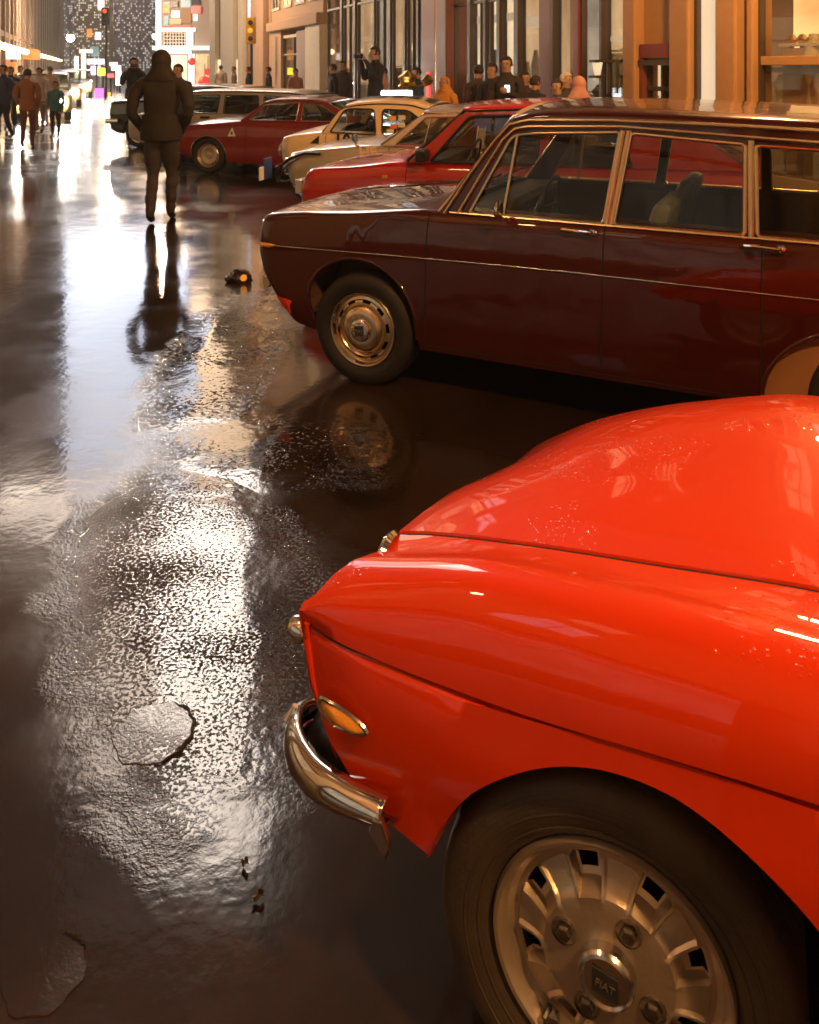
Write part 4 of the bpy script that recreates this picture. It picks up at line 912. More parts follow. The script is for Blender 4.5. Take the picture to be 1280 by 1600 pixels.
def black_car():
    pm = paint('black_paint', (.010, .009, .009), .25, 1.0)
    c = Car('saloon_car', 'black upright vintage saloon with chrome bumper, farthest in the row beside the pedestrian', 'car', -6.35, 17.1, 73, 1.6, 4.2,
            [(0, .40), (.4, .28), (3.6, .28), (4.2, .4)], [(0, .86), (.08, .93), (1.3, .99), (4.2, .92)], [(0, .9), (.1, .98), (1.3, 1.06), (4.2, .95)], [(.78, .35, .33), (3.2, .33, .33)], rn=.2, rt=.3, pm=pm, nn=3.5)
    c.body([('skip', lambda u, z, w: 1.3 < u < 3.4 and .14 < w < 1.46 and z > .94, None)]); bpy.data.objects.remove(c.parts.pop('skip')); c.lip(pm, .01); c.well()
    ol = [(1.2, .99), (1.36, 1.20), (1.46, 1.24), (2.4, 1.26), (3.1, 1.22), (3.6, .97)]
    c.cabin(ol, [rrect([(1.33, 1.01), (1.46, 1.19), (2.1, 1.21), (2.1, 1.01)], .03), rrect([(2.2, 1.01), (2.2, 1.21), (2.9, 1.18), (3.2, 1.01)], .05)], ((1.18, 1.0), (1.40, 1.21)), ((3.6, 1.0), (3.12, 1.21)), .99, .12, .05, .04, frame=CHROME_DULL, fr=.008)
    MB().tube([(.35, -.05, .55), (.05, -.03, .54), (-.08, .15, .53), (-.10, .8, .53), (-.08, 1.45, .53), (.05, 1.63, .54)], .05, 10, flat=.6).build('bumper', CHROME, c.root, smooth=True)
    for wy in (.25, 1.35):
        MB().lathe([(.10, .03), (.11, -.02), (.06, -.05), (.001, -.06)], 24, 'x', (.0, wy, .74)).build('headlamp', LAMPGLASS, c.root, smooth=True)
    mb = MB(); [mb.box(-.02, .0, .5 + .06 * k, .52 + .06 * k, .62, .85) for k in range(10)]; mb.build('grille', CHROME, c.root)
    for u in (.78, 3.2):
        wheel(c.root, u, .02, .31, .31, .20, .17, 'steel', 1, detail=True); wheel(c.root, u, 1.58, .31, .31, .20, .17, 'steel', -1, detail=False)
black_car()

# ================================================================== street buildings
def TT(x, P):
    """distance along the street at which the line at offset P stands under picture column x"""
    k = (x - 640) / 1280; return (.928 * P - k * .373 * P) / (.373 + .928 * k)
ORST = mat('ochre_stone', (.44, .24, .10), .7, bump=.3, bscale=30)
BRST = mat('brown_stone', (.36, .23, .14), .75, bump=.4, bscale=20)
PALE = mat('pale_stone', (.52, .46, .36), .7, bump=.3, bscale=25)
DKFR = mat('dark_window_metal', (.060, .042, .030), .4)
RDPN = mat('oxblood_paint', (.22, .030, .018), .4)
RDBR = mat('red_brown_paint', (.20, .055, .030), .45)
CREAM = mat('cream_wall', (.72, .62, .46), .6)
G_WARM = glow('shop_glow_warm', (1.0, .60, .22), 2.3, (.55, .20, .06), (1.2, 1.2, 2.2), .7)
G_PALE = glow('shop_glow_pale', (1.0, .80, .54), 2.1, (.42, .26, .14), (2.0, 1.0, 1.2), .8)
G_DIM = glow('shop_glow_dim', (.85, .54, .28), 1.5, (.20, .11, .055), (2.6, 1.0, 1.2), .9)
G_GREY = glow('shop_glow_grey', (.66, .60, .48), 1.2, (.16, .12, .09), (2.2, 1.0, 1.5), .8)
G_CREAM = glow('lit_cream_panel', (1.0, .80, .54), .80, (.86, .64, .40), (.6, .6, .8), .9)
WLIT = [glow('lit_window_warm', (1, .68, .34), 1.6, (.5, .25, .1), (1.5, 1.5, 1.5), .8), glow('lit_window_cool', (.85, .9, 1.0), 1.4, (.3, .3, .35), (1.5, 1.5, 1.5), .8)]
WDARK = mat('unlit_window', (.02, .02, .025), .08, coat=1)
GOLD = mat('gilded_metal', (.65, .38, .08), .25, 1)
WHITEP = mat('white_paint', (.75, .72, .68), .4)
class Facade:
    """a building on the street line; t along the street, d out towards the street, z up"""
    def __init__(s, name, label, P, t0, t1, h, depth, wall, side=1, cat='building', z0=0.0, cut=None):
        s.o = empty(name, SP(0, P), ROT_S, label, cat); s.side = side; s.n = 0
        k = -1 if side > 0 else 1
        s.k = k  # depth direction in local y; street lies at -k
        mb = MB(); d0 = 1.7 * k
        lo = cut if cut is not None else 0
        mb.box(t0, t1, d0, depth * k, z0, h)             # core behind the shops
        if lo < h: mb.box(t0, t1, 0, d0, lo, h)           # upper storeys
        s.wall = mb.build('wall', wall, s.o); s.t0 = t0; s.t1 = t1; s.h = h; s.lo = lo
    def box(s, name, t0, t1, d0, d1, z0, z1, m, bevel=0, parent=None):
        return MB().box(t0, t1, -s.k * d0, -s.k * d1, z0, z1).build(name, m, parent or s.o, bevel=bevel)
    def shop(s, t0, t1, z0, z1, g, mull=0, back=.5, stall=True, stuff=True, fr=DKFR, dense=5):
        """glazed bay: pane, mullions, lit room behind with shelves and goods"""
        s.box('shop_back_wall', t0, t1, -back - .05, -back, z0, z1, g)
        s.box('shop_floor', t0, t1, -back, .02, z0 - .12, z0, BRST)
        s.box('shop_ceiling', t0, t1, -back, .0, z1, z1 + .1, PALE)
        p = s.box('window_pane', t0, t1, -.06, -.045, z0, z1, SHOPGLASS)
        for i in range(mull + 1):
            t = t0 + (t1 - t0) * i / max(1, mull) if mull else t0
            s.box('mullion', t - .02, t + .02, -.07, .01, z0, z1, fr, .005)
        s.box('transom', t0, t1, -.07, .02, z0 + (z1 - z0) * .72, z0 + (z1 - z0) * .72 + .06, fr, .006)
        if stuff:
            rnd = random.Random(int((t0 + 40) * 100)); cols = [(.5, .3, .12), (.12, .08, .06), (.6, .5, .4), (.4, .08, .04), (.10, .14, .2), (.7, .6, .3)]
            for i in range(dense):
                t = t0 + (t1 - t0) * (i + .5 + rnd.uniform(-.25, .25)) / dense; hh = rnd.uniform(.3, 1.1); w = rnd.uniform(.08, .22); cc = rnd.randrange(6)
                mm = mat('goods_%d' % cc, cols[cc], .5)
                if rnd.random() < .5:
                    zt = z0 + 1.0 + hh * .6
                    MB().lathe([(.001, 0), (w * .5, .02), (w * .45, hh * .3), (w * .75, hh * .7), (w * .35, hh * .92), (w * .3, hh), (.001, hh)], 12, 'z', (t, -s.k * -back * .55, z0 + .75)).build('display_vase', mm, s.o, smooth=True)
                    s.box('display_plinth', t - w, t + w, -back * .7, -back * .4, z0, z0 + .75, WHITEP, .01)
                else:
                    s.box('display_case', t - w, t + w, -back * .8, -back * .4, z0, z0 + .5 + hh, mm, .02)
                    s.box('display_shelf', t - w * 1.2, t + w * 1.2, -back * .85, -back * .38, z0 + .52 + hh, z0 + .55 + hh, WHITEP)
            s.box('hanging_rail', t0 + .1, t1 - .1, -back * .5, -back * .46, z1 - .35, z1 - .31, GOLD)
    def windows(s, z0, nz, dz, t0, t1, n, w, h, lit=.35, seed=1):
        rnd = random.Random(seed); proto = {}
        for j in range(nz):
            for i in range(n):
                t = t0 + (t1 - t0) * (i + .5) / n; r = rnd.random(); m = WLIT[0] if r < lit * .75 else WLIT[1] if r < lit else WDARK
                key = m.name
                if key not in proto:
                    f = MB().box(-w / 2 - .09, w / 2 + .09, 0, -s.k * .05, -.1, 0).box(-w / 2 - .09, w / 2 + .09, 0, -s.k * .05, h, h + .14).box(-w / 2 - .09, -w / 2, 0, -s.k * .05, 0, h).box(w / 2, w / 2 + .09, 0, -s.k * .05, 0, h).box(-.03, .03, 0, -s.k * .045, 0, h).box(-w / 2, w / 2, 0, -s.k * .04, h * .5, h * .5 + .05)
                    a = f.build('window', PALE, s.o); b = MB().box(-w / 2, w / 2, .0, -s.k * .015, 0, h).build('pane', m, a); proto[key] = (a, b)
                else:
                    a0, b0 = proto[key]; a = a0.copy(); b = b0.copy(); COL.objects.link(a); COL.objects.link(b); b.parent = a
                a.location = (t, 0, z0 + j * dz)
# ---- pavement on the right with its kerb
kb = MB(); kb.box(-20, 130, 2.6, -.12, 0, .125); o = kb.build('pavement', mat('paving', (.12, .10, .085), .35, vary=.3, bump=.3), None); o.location = SP(0, 7.0); o.rotation_euler = (0, 0, ROT_S); tag(o, 'paved footway along the shops', kind='structure')
kb = MB(); kb.box(-20, 130, 2.72, 2.602, 0, .13); o = kb.build('kerb', mat('kerb_stone', (.25, .22, .19), .4, vary=.3), None); o.location = SP(0, 7.0); o.rotation_euler = (0, 0, ROT_S); tag(o, 'granite kerb along the footway', kind='structure')
# ---- near right: ochre stone front with the big warm window
def T7(x): return TT(x, 7.0)
F1 = Facade('shop_building', 'ochre stone shop front with cream panel and broad warm window at the right edge', 7.0, -16, T7(985), 15, 9, BRST, cut=3.9)
for x0, x1 in ((987, 1006), (1060, 1091), (1133, 1166)): F1.box('column', T7(x1), T7(x0), -.25, .16, .1, 3.9, ORST, .03)
F1.box('column_edge', T7(1172), T7(1167), -.2, .04, .1, 3.9, DKFR, .01); F1.box('column_edge', T7(1186), T7(1176), -.2, .10, .1, 3.9, ORST, .02)
F1.box('light_strip', T7(1176), T7(1173.5), -.1, .06, .4, 3.8, CHROME_DULL)
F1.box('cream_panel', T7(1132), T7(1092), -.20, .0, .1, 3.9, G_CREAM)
F1.box('panel_frame', T7(1096), T7(1091.5), -.15, .07, .1, 3.9, DKFR, .01)
F1.box('upper_panel', T7(1059), T7(1007), -.18, .0, 1.95, 3.9, ORST)
aw = MB(); kk = 1
aw.box(T7(1059), T7(1009), -.05, .10, 1.80, 1.98); o = aw.build('awning', RDPN, F1.o)
F1.box('awning_beam', T7(1060), T7(1006), -.05, .1, 1.70, 1.77, DKFR)
F1.shop(T7(1059), T7(1012), .45, 1.72, G_WARM, 2, dense=3); F1.box('door_post', T7(1012), T7(1006), -.1, .08, .1, 1.8, RDBR, .01)
F1.shop(T7(1420), T7(1187), .5, 3.85, G_WARM, 1, dense=9); F1.box('window_shelf', T7(1420), T7(1187), -.6, .0, 1.70, 1.80, ORST, .01); F1.box('window_shelf', T7(1420), T7(1187), -.5, -.1, 1.62, 1.68, BRST, .01)
for x in (1200, 1216, 1232, 1250, 1268):
    t = T7(x); MB().lathe([(.05, 0), (.02, .05), (.03, .12), (.07, .18), (.03, .24), (.001, .25)], 12, 'z', (t, -.35, 1.8)).build('ornament', GOLD, F1.o, smooth=True)
F1.box('poster', T7(1262), T7(1215), -.62, -.60, 1.95, 2.25, mat('poster_red', (.5, .10, .05), .5)); F1.box('poster', T7(1256), T7(1222), -.64, -.62, 2.32, 2.7, mat('poster_pale', (.6, .5, .35), .5))
for k in range(5): F1.box('column', -16 + 3.6 * k, -15.4 + 3.6 * k, -.25, .16, .1, 3.9, ORST, .03)
for k in range(4): F1.shop(-15.3 + 3.6 * k, -12.5 + 3.6 * k, .5, 3.85, (G_WARM, G_PALE)[k % 2], 2, stuff=False)
F1.box('cornice', -16, T7(985), -.0, .35, 3.9, 4.3, ORST, .05); F1.windows(5.2, 3, 3.1, -16, T7(985), 13, 1.1, 1.9, .55, 3)
F2 = Facade('shop_building', 'glass fronted shop with slim dark mullions, red brown posts and a wall lantern', 7.0, T7(984), T7(709), 14, 9, BRST, cut=3.9)
def bay(F, x0, x1, g, mull=0, z0=.35, z1=3.85, **k): F.shop(T7(x1), T7(x0), z0, z1, g, mull, **k)
bay(F2, 944, 983, G_PALE, 1, dense=3); bay(F2, 909, 941, G_DIM, 1, dense=3); bay(F2, 866, 899, G_GREY, 0, dense=2); bay(F2, 812, 846, G_DIM, 1, dense=3)
bay(F2, 784, 808, G_DIM, 1, dense=2); bay(F2, 737, 782, G_PALE, 3, dense=4); bay(F2, 711, 735, G_PALE, 1, dense=2)
for x0, x1, m in ((899, 908, RDPN), (846, 864, RDBR), (864, 868, DKFR), (940, 945, DKFR), (806, 813, DKFR), (779, 784, DKFR), (733, 738, DKFR), (758, 762, DKFR)): F2.box('post', T7(x1), T7(x0), -.12, .05, .1, 3.9, m, .01)
F2.box('shop_fascia', T7(984), T7(709), 0, .25, 3.9, 4.4, DKFR, .03); F2.windows(5.4, 2, 3.2, T7(984), T7(709), 7, 1.0, 1.8, .4, 5)
for x0, x1, z0, z1 in ((814, 846, 2.35, 2.52), (738, 806, 2.5, 2.64), (944, 983, 2.05, 2.12)): F2.box('lit_header', T7(x1), T7(x0), -.3, -.1, z0, z1, G_CREAM)
t = T7(953); MB().box(t - .07, t + .07, -.02, .30, 1.74, 1.78).box(t - .09, t + .09, .12, .30, 1.52, 1.56).box(t - .012, t + .012, .0, .05, 1.3, 1.75).build('lantern_frame', DKFR, F2.o)
MB().lathe([(.05, 0), (.085, .16), (.09, .18), (.001, .22)], 4, 'z', (t, .21, 1.56)).build('wall_lantern', glow('lantern_glow', (1, .8, .5), 1.2), F2.o)
F3 = Facade('shop_building', 'tall dark glass shop front with oxblood corner pier and a strip of red light', 7.0, T7(708), T7(506), 13, 9, DKFR, cut=4.6)
F3.box('corner_pier', T7(711), T7(694), -.3, .2, .1, 4.6, RDBR, .03); F3.box('gilt_strip', T7(693), T7(688), -.1, .12, .1, 4.5, GOLD, .01); F3.box('pier', T7(687), T7(664), -.3, .1, .1, 4.6, RDPN, .03)
F3.box('red_light', T7(679), T7(675), .10, .13, .9, 1.55, glow('red_neon', (1, .03, .02), 3.0))
xs = [663, 655, 634, 611, 586, 556, 535, 509]
for i in range(len(xs) - 1):
    bay(F3, xs[i + 1] + 3, xs[i] - 1, (G_DIM, G_GREY, G_DIM)[i % 3], 1 + (i % 2), .35, 4.5, dense=2); F3.box('mullion_post', T7(xs[i] + 1), T7(xs[i] - 2), -.1, .04, .1, 4.6, DKFR, .01)
F3.windows(5.6, 2, 3.2, T7(708), T7(506), 6, 1.2, 2.0, .3, 6)
F4 = Facade('stone_building', 'brown stone building with pale lit corner pilaster and stone string course', 7.0, T7(505), T7(424), 12, 9, BRST, cut=3.0)
F4.box('corner_pilaster', T7(505), T7(482), -.3, .12, .1, 3.0, PALE, .03); F4.box('string_course', T7(505), T7(424), 0, .22, 3.0, 3.35, BRST, .03)
bay(F4, 443, 478, G_DIM, 2, .4, 2.7, dense=3); F4.box('door_panel', T7(481), T7(465), -.2, .05, .1, 2.9, mat('brown_door', (.16, .08, .04), .5), .02); F4.box('quoin_pier', T7(442), T7(424), -.3, .08, .1, 3.0, BRST, .02)
F4.windows(3.9, 2, 3.0, T7(505), T7(424), 4, 1.1, 1.9, .4, 9)
F5 = Facade('stone_building', 'tall pilastered stone building lit from below beside the street corner', 7.0, T7(423), T7(332), 13, 9, BRST)
for x0, x1 in ((334, 343), (352, 372), (380, 386), (400, 420)): F5.box('pilaster', T7(x1), T7(x0), 0, .25, .1, 12.5, (PALE, BRST)[x0 == 400], .04)
F5.box('lit_window_strip', T7(398), T7(389), 0, .06, 3.6, 9, WLIT[1]); F5.box('shop_light', T7(372), T7(336), .02, .08, .6, 2.0, G_PALE); F5.box('cornice', T7(423), T7(332), 0, .4, 12.5, 13, PALE)

def pxw(x, y, Y): return ((x - 640) / 1280 * Y, 1.70 + (102 - y) / 1280 * Y)
def flatb(name, label, x0, x1, Y, h, depth, m, cat='building'):
    a, b = pxw(x0, 0, Y)[0], pxw(x1, 0, Y)[0]; o = empty(name, ((a + b) / 2, Y, 0), 0, label, cat); o['_c'] = (a + b) / 2; del o['_c']
    MB().box(a - (a + b) / 2, b - (a + b) / 2, .0, depth, 0, h).build('wall', m, o); return o
def onf(o, name, x0, x1, y0, y1, m, proud=.1, d0=0.0, bevel=0):
    Y = o.location.y; cx = o.location.x; a, zt = pxw(x0, y0, Y); b, zb = pxw(x1, y1, Y)
    return MB().box(a - cx, b - cx, -d0, -d0 - proud, zb, zt).build(name, m, o, bevel=bevel)
W6 = flatb('sign_building', 'white framed corner building covered in small coloured advertising boards', 244, 336, 70, 9.5, 12, mat('grey_render', (.30, .25, .22), .7))
WG = glow('white_sign_light', (1, .93, .86), 1.6, (.9, .75, .62), (1, 1, 1), .6); RG = glow('red_sign_light', (.9, .06, .04), 1.0, (.6, .05, .04), (1, 1, 1), .4); TG = glow('teal_sign_light', (.35, .62, .60), .9); OG = glow('orange_sign_light', (1, .35, .06), 1.3)
for nm, x0, x1, y0, y1, m, p in (('frame_post', 245, 252, -40, 82, WG, .3), ('sign_board', 257, 267, 3, 12, TG, .25), ('sign_board', 257, 266, 6, 20, OG, .35), ('sign_board', 268, 279, 2, 11, BLACK, .3), ('sign_board', 284, 299, -6, 12, TG, .3), ('sign_board', 300, 315, 10, 21, RG, .3), ('sign_board', 301, 313, -8, 8, WDARK, .3),
        ('sign_board', 269, 281, 17, 27, WG, .25), ('sign_board', 257, 264, 25, 40, TG, .2), ('sign_board', 266, 284, 29, 38, CREAM, .2), ('sign_board', 284, 299, 14, 36, BRST, .2), ('sign_board', 303, 309, 22, 32, WG, .2), ('red_band', 256, 300, 40, 43, RG, .4), ('white_band', 254, 306, 43.5, 49, WG, .3),
        ('frame_post', 293, 302, 49, 74, WG, .35), ('lit_canopy', 243, 342, 72, 78, WG, .9), ('lit_canopy', 250, 300, 79, 84, WG, .5), ('frame_post', 301, 304, 84, 136, WG, .3), ('frame_post', 295, 299, 84, 136, WG, .2), ('shop_glow', 245, 292, 86, 136, G_PALE, .1), ('shop_glow', 306, 340, 84, 136, G_DIM, .1)):
    onf(W6, nm, x0, x1, y0, y1, m, p)
for i in range(8): onf(W6, 'grid_bar', 257 + i * 4.6, 258.2 + i * 4.6, 50, 74, WHITEP, .22)
for j in range(5): onf(W6, 'grid_bar', 257, 292, 51 + j * 5, 52.2 + j * 5, WHITEP, .26)
onf(W6, 'grid_window', 256.5, 292, 50, 74, WDARK, .1)
# lanterns by its door
for x, y, r in ((325, 112, .28), (320, 129, .5), (300, 96, .3), (345, 133, .3)):
    X, Z = pxw(x, y, 60); o = MB().lathe([(.001, -r), (r * .7, -r * .7), (r, 0), (r * .7, r * .7), (.001, r)], 16, 'z').build('paper_lantern', RG, smooth=True, sharp=80); o.location = (X, 60, Z); MBs = MB().tube([(0, 0, r), (0, 0, r + .9)], .03, 5).build('cord', BLACK, o)
    tag(o, {325: 'small round red lantern, upper one right of the white canopy posts', 320: 'largest round red lantern near the white canopy posts', 300: 'red lantern hanging closest under the white canopy', 345: 'red lantern low by the pale pilaster, farthest right'}[x], 'lantern', 'round red lanterns under the canopy')
# tower with lit windows and its big screens high above the street
def tower_mat(name, base, cw, ch, lit, cols, s):
    m = bpy.data.materials.new(name); n, p = nodes(m); L = n.links
    p.inputs['Base Color'].default_value = (*base, 1); p.inputs['Roughness'].default_value = .3
    tc = n.nodes.new('ShaderNodeTexCoord'); mp = n.nodes.new('ShaderNodeMapping'); mp.inputs['Scale'].default_value = (1 / cw, 0, 1 / ch); L.new(tc.outputs['Object'], mp.inputs[0])
    fl = n.nodes.new('ShaderNodeVectorMath'); fl.operation = 'FLOOR'; L.new(mp.outputs[0], fl.inputs[0]); fr = n.nodes.new('ShaderNodeVectorMath'); fr.operation = 'FRACTION'; L.new(mp.outputs[0], fr.inputs[0])
    wn = n.nodes.new('ShaderNodeTexWhiteNoise'); L.new(fl.outputs[0], wn.inputs['Vector']); sp = n.nodes.new('ShaderNodeSeparateXYZ'); L.new(fr.outputs[0], sp.inputs[0])
    big = n.nodes.new('ShaderNodeTexNoise'); big.inputs['Scale'].default_value = .12; L.new(tc.outputs['Object'], big.inputs['Vector'])
    def M(op, a, b):
        q = n.nodes.new('ShaderNodeMath'); q.operation = op
        for i, v in enumerate((a, b)):
            if isinstance(v, (int, float)): q.inputs[i].default_value = v
            else: L.new(v, q.inputs[i])
        return q.outputs[0]
    k = M('LESS_THAN', M('SUBTRACT', wn.outputs['Value'], M('MULTIPLY', M('SUBTRACT', big.outputs[0], .5), .3)), lit)
    for ax in (0, 2): k = M('MULTIPLY', k, M('MULTIPLY', M('GREATER_THAN', sp.outputs[ax], .2), M('LESS_THAN', sp.outputs[ax], .8)))
    cr = n.nodes.new('ShaderNodeValToRGB'); L.new(wn.outputs['Color'], cr.inputs[0])
    cr.color_ramp.elements[0].color = (*cols[0], 1); cr.color_ramp.elements[1].color = (*cols[1], 1)
    L.new(cr.outputs[0], p.inputs['Emission Color']); L.new(M('MULTIPLY', k, s), p.inputs['Emission Strength']); return m
TWM = tower_mat('tower_windows', (.18, .19, .42), .30, .40, .30, ((.75, .85, 1), (1, .85, .5)), .9)
TW2 = tower_mat('block_windows', (.16, .12, .10), .26, .32, .36, ((.8, 1, .95), (1, .7, .4)), 1.0)
tw = flatb('tower', 'bluish high rise tower speckled with lit windows closing the street', 100, 412, 140, 150, 30, TWM)
b2 = flatb('office_block', 'dark block dotted with lit windows left of the blue tower', 116, 171, 110, 17, 1.5, TW2)
onf(b2, 'bright_sign', 154, 163, -2, 14, WG, .3); onf(b2, 'bright_sign', 150, 158, 50, 62, WG, .3); onf(b2, 'teal_sign', 144, 154, 72, 88, TG, .3); onf(b2, 'orange_sign', 137, 144, 45, 58, OG, .3)
def screen(name, label, x0, x1, v0, v1, m, Y=140):
    a, b = pxw(x0, 0, Y)[0], pxw(x1, 0, Y)[0]; z0, z1 = 1.7 + (v0 - 102) * Y / 1280, 1.7 + (v1 - 102) * Y / 1280
    MB().box(a - tw.location.x, b - tw.location.x, -.02, -.9, z0, z1).build('screen', m, tw)
SCOOL = glow('led_screen_cool', (.84, .87, .96), 4.2, (.55, .60, .74), (.05, 1, .06), .7)
SWARM = glow('led_screen_white', (1.0, .88, .76), 15.0, (.80, .66, .54), (.06, 1, .05), .7)
SAMB2 = glow('led_screen_soft', (1.0, .84, .70), 8.5, (.70, .52, .40), (.08, 1, .08), .7)
SAMB = glow('led_screen_amber', (1.0, .72, .46), 6.0, (.6, .36, .2), (.08, 1, .08), .7)
screen('s', '', 105, 292, 330, 705, SCOOL); screen('s', '', 300, 392, 425, 690, SAMB); screen('s', '', 235, 400, 735, 1300, SWARM); screen('s', '', 120, 228, 800, 1180, SAMB2); screen('s', '', 0, 228, 728, 792, SAMB2)
# ---- left side of the street
def T4(x): return TT(x, -4.5)
LB = [(-30, T4(-60), 13, BRST, 'brown stone block nearest on the left side of the street'), (T4(-60) + .02, T4(24), 13, mat('tan_brick', (.33, .20, .12), .8, bump=.5), 'tan brick block with tall pilasters at the left edge'), (T4(24) + .02, T4(58), 15, mat('pinkish_stone', (.40, .26, .19), .8), 'pinkish brown stone block with a lit shop sign on the left'), (T4(58) + .02, T4(92), 16, mat('brown_brick', (.28, .16, .10), .8), 'farthest brown brick block on the left behind the street lamp')]
for i, (a, b, h, m, lab) in enumerate(LB):
    f = Facade('stone_building', lab, -4.5, a, b, h, 9, m, side=-1, cut=3.4)
    n = max(3, int((b - a) / 3.2)) if i else 8
    for k in range(n):
        t0 = a + (b - a) * (k + .12) / n; t1 = a + (b - a) * (k + .88) / n
        f.shop(t0, t1, .5, 3.1, (G_DIM, G_PALE, G_WARM, G_GREY)[(k + i) % 4], 1, stuff=(i == 1), dense=2)
        f.box('pilaster', a + (b - a) * (k - .10) / n, a + (b - a) * (k + .10) / n, -.1, .35, .1, h - .6, (PALE, m)[k % 2], .04)
    for k in range(n if i else 0):
        tt_ = a + (b - a) * k / n; MB().lathe([(.001, -.2), (.2, -.1), (.22, .1), (.001, .24)], 12, 'z', (tt_, -.55, 2.75)).build('wall_lamp', glow('wall_lamp_light', (1, .70, .38), 15), f.o, smooth=True); f.box('lamp_bracket', tt_ - .03, tt_ + .03, .3, .6, 2.95, 3.0, BLACK)
    f.box('shop_cornice', a, b, 0, .3, 3.4, 3.75, BRST, .03); f.windows(4.6, 3, 2.9, a, b, n, 1.0, 1.7, .5, 11 + i)
    if i == 2: f.box('hanging_sign', T4(30), T4(40), .05, 1.2, 2.2, 3.0, OG)
    if i == 1: f.box('lit_sign', T4(0), T4(8), .05, .9, 2.1, 2.6, WG); f.box('lit_sign', T4(0), T4(6), .05, .8, 1.2, 1.9, OG)
# ---- street lamp, traffic lights, neon signs at the far end
def light_pole(name, label, x, Y, y, m, cat='street lamp'):
    X, Z = pxw(x, y, Y); o = empty(name, (X, Y, 0), 0, label, cat)
    MB().lathe([(.16, 0), (.14, .3), (.08, .5), (.06, 2.0), (.05, Z)], 12, 'z').build('post', BLACK, o, smooth=True)
    MB().lathe([(.12, 0), (.30, .18), (.34, .42), (.26, .6), (.001, .7)], 16, 'z', (0, 0, Z)).build('lamp_globe', m, o, smooth=True)
    MB().lathe([(.30, .6), (.12, .8), (.001, .95)], 16, 'z', (0, 0, Z)).build('lamp_cap', BLACK, o); return o
GL = glow('lamp_globe_light', (1, .82, .52), 160)
light_pole('street_lamp', 'tall street lamp with glaring warm globe on the left of the street', 110, 75, 65, GL)
light_pole('street_lamp', 'smaller distant street lamp with warm globe beside the tower', 243, 85, 62, glow('lamp_globe_dim', (1, .8, .5), 10))
def traffic(x, Y, y, label, lit):
    X, Z = pxw(x, y, Y); o = empty('traffic_light', (X, Y, 0), 0, label, 'traffic light')
    MB().lathe([(.09, 0), (.06, .4), (.05, Z + .4)], 10, 'z').build('post', BLACK, o); MB().box(-.18, .18, -.22, -.02, Z - .5, Z + .5).build('signal_housing', mat('signal_yellow', (.55, .30, .02), .5) if lit == 1 else BLACK, o, bevel=.02)
    for k, c in enumerate(((1, .05, .02), (1, .5, .05), (.1, 1, .4))):
        MB().lathe([(.10, 0), (.08, -.03), (.001, -.04)], 14, 'y', (0, -.225, Z + .3 - .3 * k)).build('signal_lamp', glow('signal_%d_on' % k, c, 4 if k == 0 else 1.2) if k == lit else WDARK, o)
traffic(166, 45, 26, 'dark traffic light showing red before the blue tower', 0); traffic(393, 31, 48, 'yellow cased traffic light beside the stone building corner', 1)
NS = [(135, 80, 20, 5, (1, .75, .4), 66), (150, 96, 26, 8, (.85, .8, 1), 58), (160, 112, 12, 12, (1, .85, .05), 50), (172, 118, 12, 6, (1, .1, .08), 54), (150, 110, 14, 14, (.9, .7, 1), 60), (156, 146, 12, 16, (.95, .12, .85), 44), (168, 150, 10, 12, (1, .3, .05), 46), (131, 106, 6, 44, (1, .85, .65), 62), (182, 106, 14, 8, (1, .9, .8), 56), (120, 118, 5, 60, (1, .9, .75), 64), (186, 122, 8, 22, (1, .9, .8), 52), (178, 100, 12, 6, (.9, .5, .35), 61)]
CN = ['pale orange', 'lilac white', 'yellow', 'red', 'pale violet', 'magenta', 'orange red', 'tall cream', 'warm white', 'slim ivory', 'upright white', 'dull coral']
for k, (x, y, w, h, c, Y) in enumerate(NS):
    X, Z = pxw(x, y, Y); s_ = Y / 1280; o = empty('neon_sign', (X, Y, 0), 0, CN[k] + ' lit sign in the glare at the far end of the street', 'sign', 'bright signs at the far end of the street')
    MB().box(-w / 2 * s_, w / 2 * s_, -.12, 0, Z - h / 2 * s_, Z + h / 2 * s_).build('sign_panel', glow('neon_%d' % k, c, 3.5, [q * .7 for q in c], (2, 2, 2), .5), o); MB().box(-w / 2 * s_ - .04, w / 2 * s_ + .04, .002, .08, Z - h / 2 * s_ - .04, Z + h / 2 * s_ + .04).build('sign_case', BLACK, o)
    MB().box(-.05, .05, .09, .19, 0, Z + h / 2 * s_).build('sign_post', BLACK, o)
